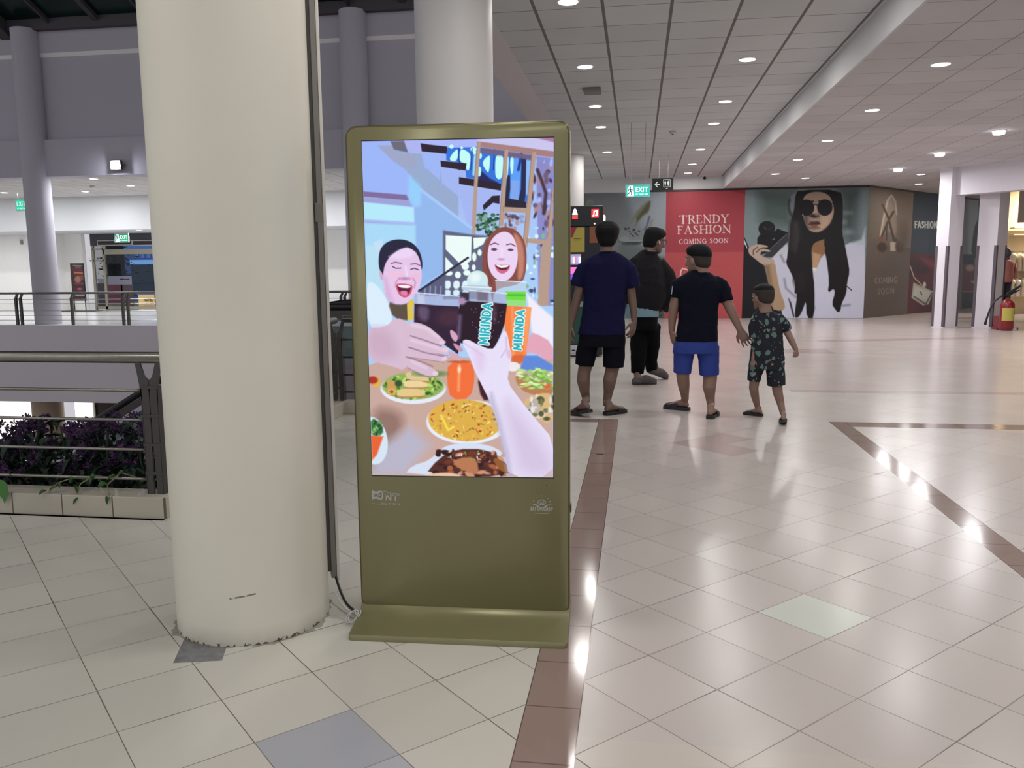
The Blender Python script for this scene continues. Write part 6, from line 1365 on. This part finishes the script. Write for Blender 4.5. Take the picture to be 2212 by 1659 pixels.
def slide(Q, L_, m, parent, strap=(.50, .86), sole_m=None, th=.125):
    t = MB(); o = []
    for u, v in ((-.06, .0), (-.04, .12), (.1, .165), (.3, .16), (.5, .16), (.7, .20), (.88, .21), (1.02, .15), (1.08, 0.0), (1.03, -.13), (.88, -.19), (.7, -.19), (.5, -.155), (.3, -.15), (.1, -.155), (-.04, -.11)): o.append((u, v))
    s_o = t.rings([[Q(u, v, -th) for u, v in o], [Q(u, v, -th*.35) for u, v in o], [Q(u*.98+.01, v*.96, 0.01) for u, v in o]]).build('sandal', sole_m or m, parent, auto=50)
    a0, a1 = strap; R = []
    for u in (a0, (a0+a1)/2, a1):
        hh = .23-(u-.4)*.20; R.append([Q(u, .205*math.cos(a), -.02+hh*math.sin(a)) for a in [PI*i/12 for i in range(13)]]+[Q(u, .185*math.cos(a), -.02+(hh-.025)*math.sin(a)) for a in [PI*i/12 for i in range(12, -1, -1)]])
    MB().rings(R).build('strap', m, s_o, auto=50); return s_o
def G0(px, py, z=0.0):
    d = ray(px, py); t = (z-CAM_H)/d.z; return Vector((0, 0, CAM_H))+d*t

blk = mat('sandal_black', (24, 24, 28), .5); gry = mat('clog_grey', (74, 70, 70), .6)
# ---- man in the blue T-shirt
Y = 7.62
m1 = thing('person', 'man in a blue T-shirt and dark shorts walking away, nearest the kiosk', 'person', (PY(1308, 700, Y).x, Y, 0))
b = MB()
Q, f = head(b, PY(1312, 508, Y+.0), .232, 2)
rows(b, Y, [(545, 1298, 1326, .055), (560, 1284, 1338, .07), (600, 1272, 1346, .09), (680, 1268, 1340, .09), (736, 1260, 1342, .10)])
limb(b, Y, [(1272, 590, .045), (1256, 610, .046), (1246, 648, .040, -.01), (1239, 675, .036, -.02), (1233, 705, .027, -.03)])
wr = limb(b, Y, [(1350, 590, .045), (1361, 610, .044), (1365, 645, .038), (1369, 672, .034, -.01), (1370, 696, .025, -.02)])[-1]
hand(b, wr, PY(1364, 726, Y-.06)-wr, (-.7, .5, 0), 1.0, (18, 30, 25), thumb=-1)
wl = PY(1233, 705, Y-.03); hand(b, wl, PY(1230, 735, Y-.05)-wl, (.8, .3, 0), 1.0, (15, 25, 20), thumb=1)
hr_ = G0(1308, 890, .031); hl = G0(1273, 884, .075)
limb(b, Y, [(1272, 735, .085), (1266, 785, .066), (1262, 803, .060), (1260, 822, .062, -.01), (1263, 845, .046), (1267, 865, .034, .05)])
limb(b, Y, [(1328, 735, .088), (1325, 785, .068), (1321, 803, .061), (1317, 822, .062, -.02), (1314, 848, .044), (1310, 872, .034)])
QL = foot(b, hl, -48, .245, PY(1267, 862, Y+.06), 14); QR = foot(b, hr_, 42, .245, PY(1311, 868, Y))
union(b, 'body', skin_d, m1, .0052)
hair(Q, f, .232, m1, [(.08, -.22, .20, .20, 0), (.16, -.20, .26, .28, 0), (.26, -.16, .34, .34, 0), (.42, -.11, .40, .39, .0), (.55, -.08, .45, .43, .03), (.68, -.06, .49, .45, .05), (.80, -.05, .49, .44, .05), (.92, -.05, .42, .38, .03), (1.02, -.05, .30, .27, 0), (1.07, -.05, .12, .11, 0)], hairm, 44, 3)
tm = mat('blue_tshirt', (21, 22, 58), .9, spec=.15, noise=.06, nscale=14, bump=.4, bscale=12)
s = rows(MB(), Y, [(541, 1298, 1326, .066), (545, 1291, 1333, .075), (550, 1281, 1342, .095), (557, 1271, 1350, .11), (570, 1262, 1357, .13), (605, 1259, 1358, .135), (640, 1261, 1353, .13), (675, 1258, 1350, .13), (700, 1253, 1350, .135), (722, 1247, 1351, .14)])
s.tube([PY(1290, 572, Y), PY(1274, 573, Y), PY(1262, 582, Y), PY(1253, 600, Y), PY(1247, 619, Y-.01)], [.045, .066, .072, .070, .066], 18); s.tube([PY(1332, 572, Y), PY(1347, 573, Y), PY(1358, 583, Y), PY(1364, 600, Y), PY(1368, 621, Y)], [.045, .066, .072, .070, .066], 18)
union(s, 'tshirt', tm, m1, .007, 2, .018)
s = rows(MB(), Y, [(712, 1252, 1350, .13), (738, 1249, 1351, .138), (748, 1247, 1351, .135)])
s.tube([PY(1272, 738, Y), PY(1266, 765, Y), PY(1262, 789, Y)], [.098, .094, .088], 18); s.tube([PY(1326, 738, Y), PY(1326, 765, Y), PY(1325, 793, Y)], [.104, .100, .095], 18)
union(s, 'shorts', mat('black_navy_shorts', (15, 16, 26), .9, spec=.12, bump=.4, bscale=12), m1, .007, 2, .012)
slide(QR, .245, blk, m1); slide(QL, .245, blk, m1, (.46, .60))
# ---- man in the dark jacket
Y = 9.60
m3 = thing('person', 'heavy man in a dark jacket and glasses, head turned right, grey clogs', 'person', (PY(1392, 700, Y).x, Y, 0))
b = MB()
Q, f = head(b, PY(1414, 519, Y-.02), .262, 62, -12)
rows(b, Y, [(555, 1374, 1424, .10), (600, 1360, 1432, .16), (680, 1364, 1420, .14), (698, 1370, 1416, .13)])
limb(b, Y, [(1420, 590, .06), (1440, 622, .05), (1432, 655, .04, .05)]); limb(b, Y, [(1364, 590, .06), (1356, 625, .055), (1360, 660, .04)])
wq = PY(1432, 660, Y+.05); hand(b, wq, PY(1425, 685, Y+.02)-wq, (-.8, 0, 0), 1.0, (30, 40, 30)); wq = PY(1360, 660, Y); hand(b, wq, PY(1362, 685, Y)-wq, (.8, 0, 0), 1.0, (30, 40, 30))
limb(b, Y, [(1382, 700, .08), (1380, 750, .065), (1377, 810, .042)]); limb(b, Y, [(1406, 700, .08), (1407, 750, .065, .1), (1408, 780, .05, .25), (1410, 802, .042, .36)])
QR = foot(b, G0(1368, 824, .035), 80, .255, PY(1376, 812, Y)); QL = foot(b, G0(1406, 800, .12), 55, .255, PY(1410, 798, Y+.36), 22)
union(b, 'body', skin_d, m3, .006)
face_parts(Q, f, .262, m3)
H = .262
hair(Q, f, H, m3, [(.16, -.20, .22, .24, 0), (.28, -.17, .29, .31, .02), (.42, -.13, .35, .345, .06), (.50, -.11, .375, .365, .10), (.58, -.08, .41, .385, .12), (.70, -.04, .45, .39, .08), (.82, -.02, .46, .38, .02), (.92, -.02, .42, .34, .0), (1.02, -.01, .33, .26, 0), (1.06, .0, .14, .12, 0)], hairm, 30, 5)
g = MB()
for s_x in (-1, 1):
    g.tube([Q(s_x*.17+.115*math.cos(2*PI*i/16), .455-.02*abs(math.cos(2*PI*i/16)), .52+.09*math.sin(2*PI*i/16)) for i in range(17)], .010*H, 6)
    g.tube([Q(s_x*.285, .43, .55), Q(s_x*.37, .20, .555), Q(s_x*.385, -.02, .54)], .011*H, 6)
g.tube([Q(-.06, .47, .54), Q(0, .49, .55), Q(.06, .47, .54)], .010*H, 6); g.build('glasses', mat('glasses_frame', (30, 18, 20), .3), m3, smooth=True)
MB().tube([Q(.395, .035, .45), Q(.41, .05, .40), Q(.41, .06, .34)], [.03*H, .02*H, .014*H], 8, round_ends=True).build('earbud', mat('earbud_white', (235, 235, 235), .3), m3, smooth=True)
jm = mat('charcoal_jacket', (25, 24, 28), .85, spec=.2, noise=.08, bump=.15, bscale=5)
s = rows(MB(), Y, [(540, 1387, 1413, .09), (548, 1376, 1420, .11), (560, 1360, 1428, .15), (580, 1352, 1434, .19), (610, 1350, 1440, .21), (640, 1352, 1442, .21), (658, 1354, 1434, .20), (670, 1358, 1426, .18)])
s.tube([PY(1420, 568, Y), PY(1438, 592, Y+.02), PY(1448, 622, Y+.02), PY(1444, 650, Y+.05), PY(1430, 668, Y+.04)], [.085, .095, .095, .085, .07], 18); s.tube([PY(1364, 570, Y), PY(1356, 600, Y), PY(1354, 640, Y), PY(1358, 662, Y)], [.08, .085, .08, .07], 18)
s.rings([[Q(.31*math.cos(2*PI*i/20), -.13+.29*math.sin(2*PI*i/20), z) for i in range(20)] for z in (-.12, .02)])
union(s, 'jacket', jm, m3, .008, 2, .02)
s = rows(MB(), Y, [(655, 1352, 1424, .185), (670, 1352, 1424, .19), (684, 1353, 1423, .19)]); union(s, 'light_blue_shirt', mat('light_blue_cloth', (112, 142, 156), .85, bump=.3, bscale=14), m3, .008, 2, .014)
MB().rings([[Q(.30*math.cos(2*PI*i/20), -.12+.285*math.sin(2*PI*i/20), z+.05*math.sin(2*PI*i/20)) for i in range(20)] for z in (.0, .045)]).build('collar', mat('collar_grey', (120, 122, 128), .8), m3, smooth=True)
s = rows(MB(), Y, [(678, 1366, 1421, .17), (700, 1365, 1421, .17), (712, 1366, 1421, .16)])
s.tube([PY(1383, 705, Y), PY(1380, 750, Y), PY(1378, 785, Y), PY(1377, 806, Y)], [.115, .098, .082, .072], 18); s.tube([PY(1406, 705, Y), PY(1408, 745, Y+.1), PY(1405, 775, Y+.22), PY(1408, 799, Y+.34)], [.11, .095, .08, .068], 18)
union(s, 'trousers', mat('black_trousers', (11, 11, 15), .9, spec=.12, bump=.4, bscale=10), m3, .008, 2, .014)
def clog(Q, parent):
    o = MB(); R = []
    for u, hw, z1 in ((-.06, .08, .10), (-.02, .15, .13), (.12, .17, .12), (.30, .165, .10), (.42, .17, .26), (.60, .19, .28), (.78, .20, .22), (.95, .15, .15), (1.05, .06, .08)):
        R.append([Q(u, hw*math.cos(2*PI*i/16), (-.13+z1)/2+(z1+.13)/2*max(-1, min(1, 1.2*math.sin(2*PI*i/16)))) for i in range(16)])
    return o.rings(R).build('clog', gry, parent, auto=60)
clog(QR, m3); clog(QL, m3)
# ---- man in the navy polo shirt
Y = 7.60
m2 = thing('person', 'man in a navy polo shirt and blue shorts, one hand towards the boy', 'person', (PY(1505, 700, Y).x, Y, 0))
b = MB()
Q, f = head(b, PY(1508, 560, Y), .250, -52, -3)
rows(b, Y, [(588, 1494, 1526, .055), (602, 1480, 1538, .075), (640, 1472, 1542, .09), (700, 1472, 1542, .10), (748, 1464, 1542, .11)])
wl = limb(b, Y, [(1474, 622, .045), (1461, 642, .047), (1455, 668, .044), (1452, 692, .036), (1451, 716, .027)])[-1]
hand(b, wl, PY(1457, 748, Y-.02)-wl, (.8, .4, 0), 1.0, (18, 30, 25), thumb=1)
wr = limb(b, Y, [(1548, 622, .045), (1566, 642, .047), (1578, 668, .044, -.03), (1588, 690, .037, -.05), (1599, 713, .028, -.07)])[-1]
hand(b, wr, PY(1616, 745, Y-.08)-wr, (.4, .85, -.2), 1.05, (8, 18, 18), thumb=-1, spread=14)
hr_ = G0(1533, 898, .030); hl = G0(1487, 880, .030)
limb(b, Y, [(1478, 750, .085), (1475, 795, .064), (1475, 812, .058), (1477, 832, .054, .04), (1479, 850, .040, .12), (1480, 862, .034, .18)])
limb(b, Y, [(1530, 750, .09), (1533, 800, .066), (1534, 818, .062), (1532, 836, .060, -.03), (1534, 858, .042), (1536, 876, .034)])
QL = foot(b, hl, -62, .235, PY(1480, 858, Y+.22)); QR = foot(b, hr_, 16, .235, PY(1536, 876, Y-.04))
union(b, 'body', skin, m2, .0052); face_parts(Q, f, .25, m2)
hair(Q, f, .25, m2, [(.20, -.22, .17, .20, 0), (.30, -.18, .27, .308, .0), (.42, -.125, .345, .342, .03), (.55, -.09, .385, .362, .08), (.68, -.07, .425, .368, .08), (.78, -.06, .43, .36, .04), (.86, -.06, .38, .32, .02)], cropm, 0, 8)
hair(Q, f, .25, m2, [(.56, -.09, .37, .34, .05), (.66, -.06, .425, .362, .06), (.76, -.05, .445, .368, .06), (.86, -.03, .43, .35, .04), (.95, -.02, .37, .30, .02), (1.03, -.01, .26, .21, 0), (1.06, -.01, .12, .11, 0)], hairm, 40, 18)
pm = mat('navy_polo', (15, 17, 33), .9, spec=.15, noise=.06, bump=.4, bscale=12)
s = rows(MB(), Y, [(583, 1494, 1526, .072), (589, 1484, 1534, .08), (597, 1472, 1546, .10), (608, 1461, 1557, .12), (625, 1459, 1561, .13), (655, 1464, 1553, .13), (690, 1465, 1550, .135), (715, 1461, 1550, .14), (737, 1456, 1551, .142)])
s.tube([PY(1488, 610, Y), PY(1476, 611, Y), PY(1466, 617, Y), PY(1461, 630, Y), PY(1459, 643, Y)], [.045, .064, .070, .066, .060], 18); s.tube([PY(1532, 610, Y), PY(1545, 611, Y), PY(1556, 618, Y), PY(1564, 632, Y), PY(1570, 651, Y-.02)], [.045, .064, .070, .066, .058], 18)
s.rings([[Q(.30*math.cos(2*PI*i/20), -.14+.29*math.sin(2*PI*i/20), z) for i in range(20)] for z in (-.16, .0, .03)])
union(s, 'polo_shirt', pm, m2, .007, 2, .016)
MB().ext([PY(1449.5, 636, Y-.075), PY(1451.5, 636, Y-.075), PY(1454, 618, Y-.075), PY(1452, 618, Y-.075)], (0, .02, 0)).build('sleeve_stripe', mat('pale_stripe', (150, 160, 178), .6), m2)
s = rows(MB(), Y, [(728, 1458, 1550, .136), (750, 1454, 1551, .142), (762, 1452, 1551, .138)])
s.tube([PY(1479, 750, Y), PY(1476, 778, Y), PY(1474, 806, Y)], [.098, .090, .080], 18); s.tube([PY(1528, 750, Y), PY(1531, 780, Y), PY(1532, 810, Y)], [.102, .094, .088], 18)
union(s, 'shorts', mat('royal_blue_shorts', (36, 58, 140), .8, noise=.05, bump=.4, bscale=12), m2, .007, 2, .012)
slide(QL, .235, mat('navy_slide', (34, 36, 50), .4), m2, (.42, .95)); slide(QR, .235, blk, m2)
# ---- boy
Y = 7.45
bo = thing('person', 'small boy in a dark outfit with mint green print, right of the group', 'person', (PY(1660, 750, Y).x, Y, 0))
b = MB(); H = .212
Q, f = head(b, PY(1648, 641, Y), H, -38, 0)
rows(b, Y, [(670, 1636, 1664, .045), (682, 1636, 1678, .055), (730, 1630, 1686, .075), (790, 1625, 1688, .08)])
wl = limb(b, Y, [(1636, 700, .032), (1634, 725, .034), (1634, 752, .030, -.03), (1628, 776, .022, -.05)])[-1]
hand(b, wl, PY(1623, 797, Y-.06)-wl, (.6, .5, 0), .66, (30, 40, 30), thumb=1)
wr = limb(b, Y, [(1684, 696, .032), (1698, 713, .032), (1711, 738, .028, -.04), (1719, 754, .021, -.06)])[-1]
hand(b, wr, PY(1724, 772, Y-.07)-wr, (-.7, .5, 0), .66, (50, 60, 50), thumb=-1)
hl = G0(1646, 894, .022); hr_ = G0(1693, 908, .045)
limb(b, Y, [(1634, 785, .062), (1630, 822, .045), (1628, 838, .041, .02), (1631, 856, .036, .08), (1636, 878, .025, .12)])
limb(b, Y, [(1676, 785, .066), (1678, 830, .047), (1680, 848, .043), (1686, 870, .034), (1691, 893, .024, -.06)])
QL = foot(b, hl, -58, .165, PY(1637, 880, Y+.14)); QR = foot(b, hr_, 6, .165, PY(1692, 893, Y-.06), 10)
union(b, 'body', skin, bo, .0046); face_parts(Q, f, H, bo)
hair(Q, f, H, bo, [(.26, -.24, .16, .20, 0), (.36, -.18, .27, .32, 0), (.5, -.11, .36, .365, .05), (.62, -.07, .42, .372, .07), (.74, -.05, .455, .372, .05), (.84, -.05, .43, .35, .02), (.94, -.05, .33, .27, 0), (1.015, -.05, .14, .12, 0)], cropm, 0, 8, .004)
hair(Q, f, H, bo, [(.74, -.04, .40, .33, .02), (.84, -.03, .44, .355, .02), (.95, -.04, .36, .29, 0), (1.03, -.05, .2, .16, 0), (1.045, -.05, .1, .08, 0)], hairm, 14, 9, .004)
pr = bpy.data.materials.new('mint_print_cloth'); pr.use_nodes = True; nt = pr.node_tree; E.nt = nt; bs = nt.nodes['Principled BSDF']
tc = nt.nodes.new('ShaderNodeTexCoord'); col = lin((20, 24, 38))
nz = nt.nodes.new('ShaderNodeTexNoise'); nz.inputs['Scale'].default_value = 22; nt.links.new(tc.outputs['Object'], nz.inputs['Vector'])
vm1 = nt.nodes.new('ShaderNodeVectorMath'); vm1.operation = 'SCALE'; vm1.inputs['Scale'].default_value = .05; nt.links.new(nz.outputs['Color'], vm1.inputs[0])
vm2 = nt.nodes.new('ShaderNodeVectorMath'); vm2.operation = 'ADD'; nt.links.new(tc.outputs['Object'], vm2.inputs[0]); nt.links.new(vm1.outputs[0], vm2.inputs[1])
for k, (scl, thr, pick, c, sx_) in enumerate(((15, .40, .15, (92, 118, 112), 1.2), (20, .22, .80, (70, 88, 92), 1), (17, .26, .74, (140, 144, 148), .6), (24, .20, .82, (150, 142, 80), 1), (40, .24, .80, (120, 140, 136), 1))):
    mp = nt.nodes.new('ShaderNodeMapping'); mp.inputs['Scale'].default_value = (sx_, .15, 1); mp.inputs['Location'].default_value = (k*1.7, 0, k*.9); mp.inputs['Rotation'].default_value = (0, .5*k, 0)
    vo = nt.nodes.new('ShaderNodeTexVoronoi'); vo.inputs['Scale'].default_value = scl; vo.inputs['Randomness'].default_value = .55
    nt.links.new(vm2.outputs[0], mp.inputs[0]); nt.links.new(mp.outputs[0], vo.inputs['Vector'])
    sp = nt.nodes.new('ShaderNodeSeparateColor'); nt.links.new(vo.outputs['Color'], sp.inputs[0])
    msk = E(vo.outputs['Distance']).lt(thr) * E(sp.outputs[k % 3]).gt(pick)
    col = cmix(nt, msk, col, lin(c))
nt.links.new(col, bs.inputs['Base Color']); bs.inputs['Roughness'].default_value = .85
s = rows(MB(), Y, [(667, 1638, 1662, .05), (672, 1632, 1670, .06), (680, 1625, 1684, .078), (695, 1623, 1690, .09), (720, 1626, 1691, .092), (750, 1622, 1692, .098), (776, 1619, 1695, .102)])
s.tube([PY(1642, 686, Y), PY(1634, 686, Y), PY(1628, 705, Y), PY(1630, 729, Y-.01)], [.03, .042, .046, .046], 16); s.tube([PY(1674, 686, Y), PY(1682, 686, Y), PY(1694, 700, Y), PY(1701, 714, Y)], [.03, .042, .046, .044], 16)
union(s, 'printed_shirt', pr, bo, .006, 2, .010)
s = rows(MB(), Y, [(770, 1620, 1694, .098), (790, 1617, 1695, .10), (797, 1617, 1695, .095)])
s.tube([PY(1636, 790, Y), PY(1630, 808, Y), PY(1628, 823, Y)], [.070, .062, .056], 16); s.tube([PY(1674, 790, Y), PY(1676, 812, Y), PY(1677, 832, Y)], [.080, .080, .078], 16)
union(s, 'printed_shorts', pr, bo, .006, 2, .008)
slide(QL, .165, blk, bo); slide(QR, .165, mat('brown_sandal', (44, 38, 38), .6), bo)

# small marks on the floor: a hairpin-like scrap and specks
tag(MB().box((-.276, 5.84, .0005), (-.226, 5.855, .004)).build('paper_scrap', mat('scrap_dark', (60, 46, 44), .6)), 'tiny dark scrap lying on the brown floor strip beyond the kiosk', 'scrap')
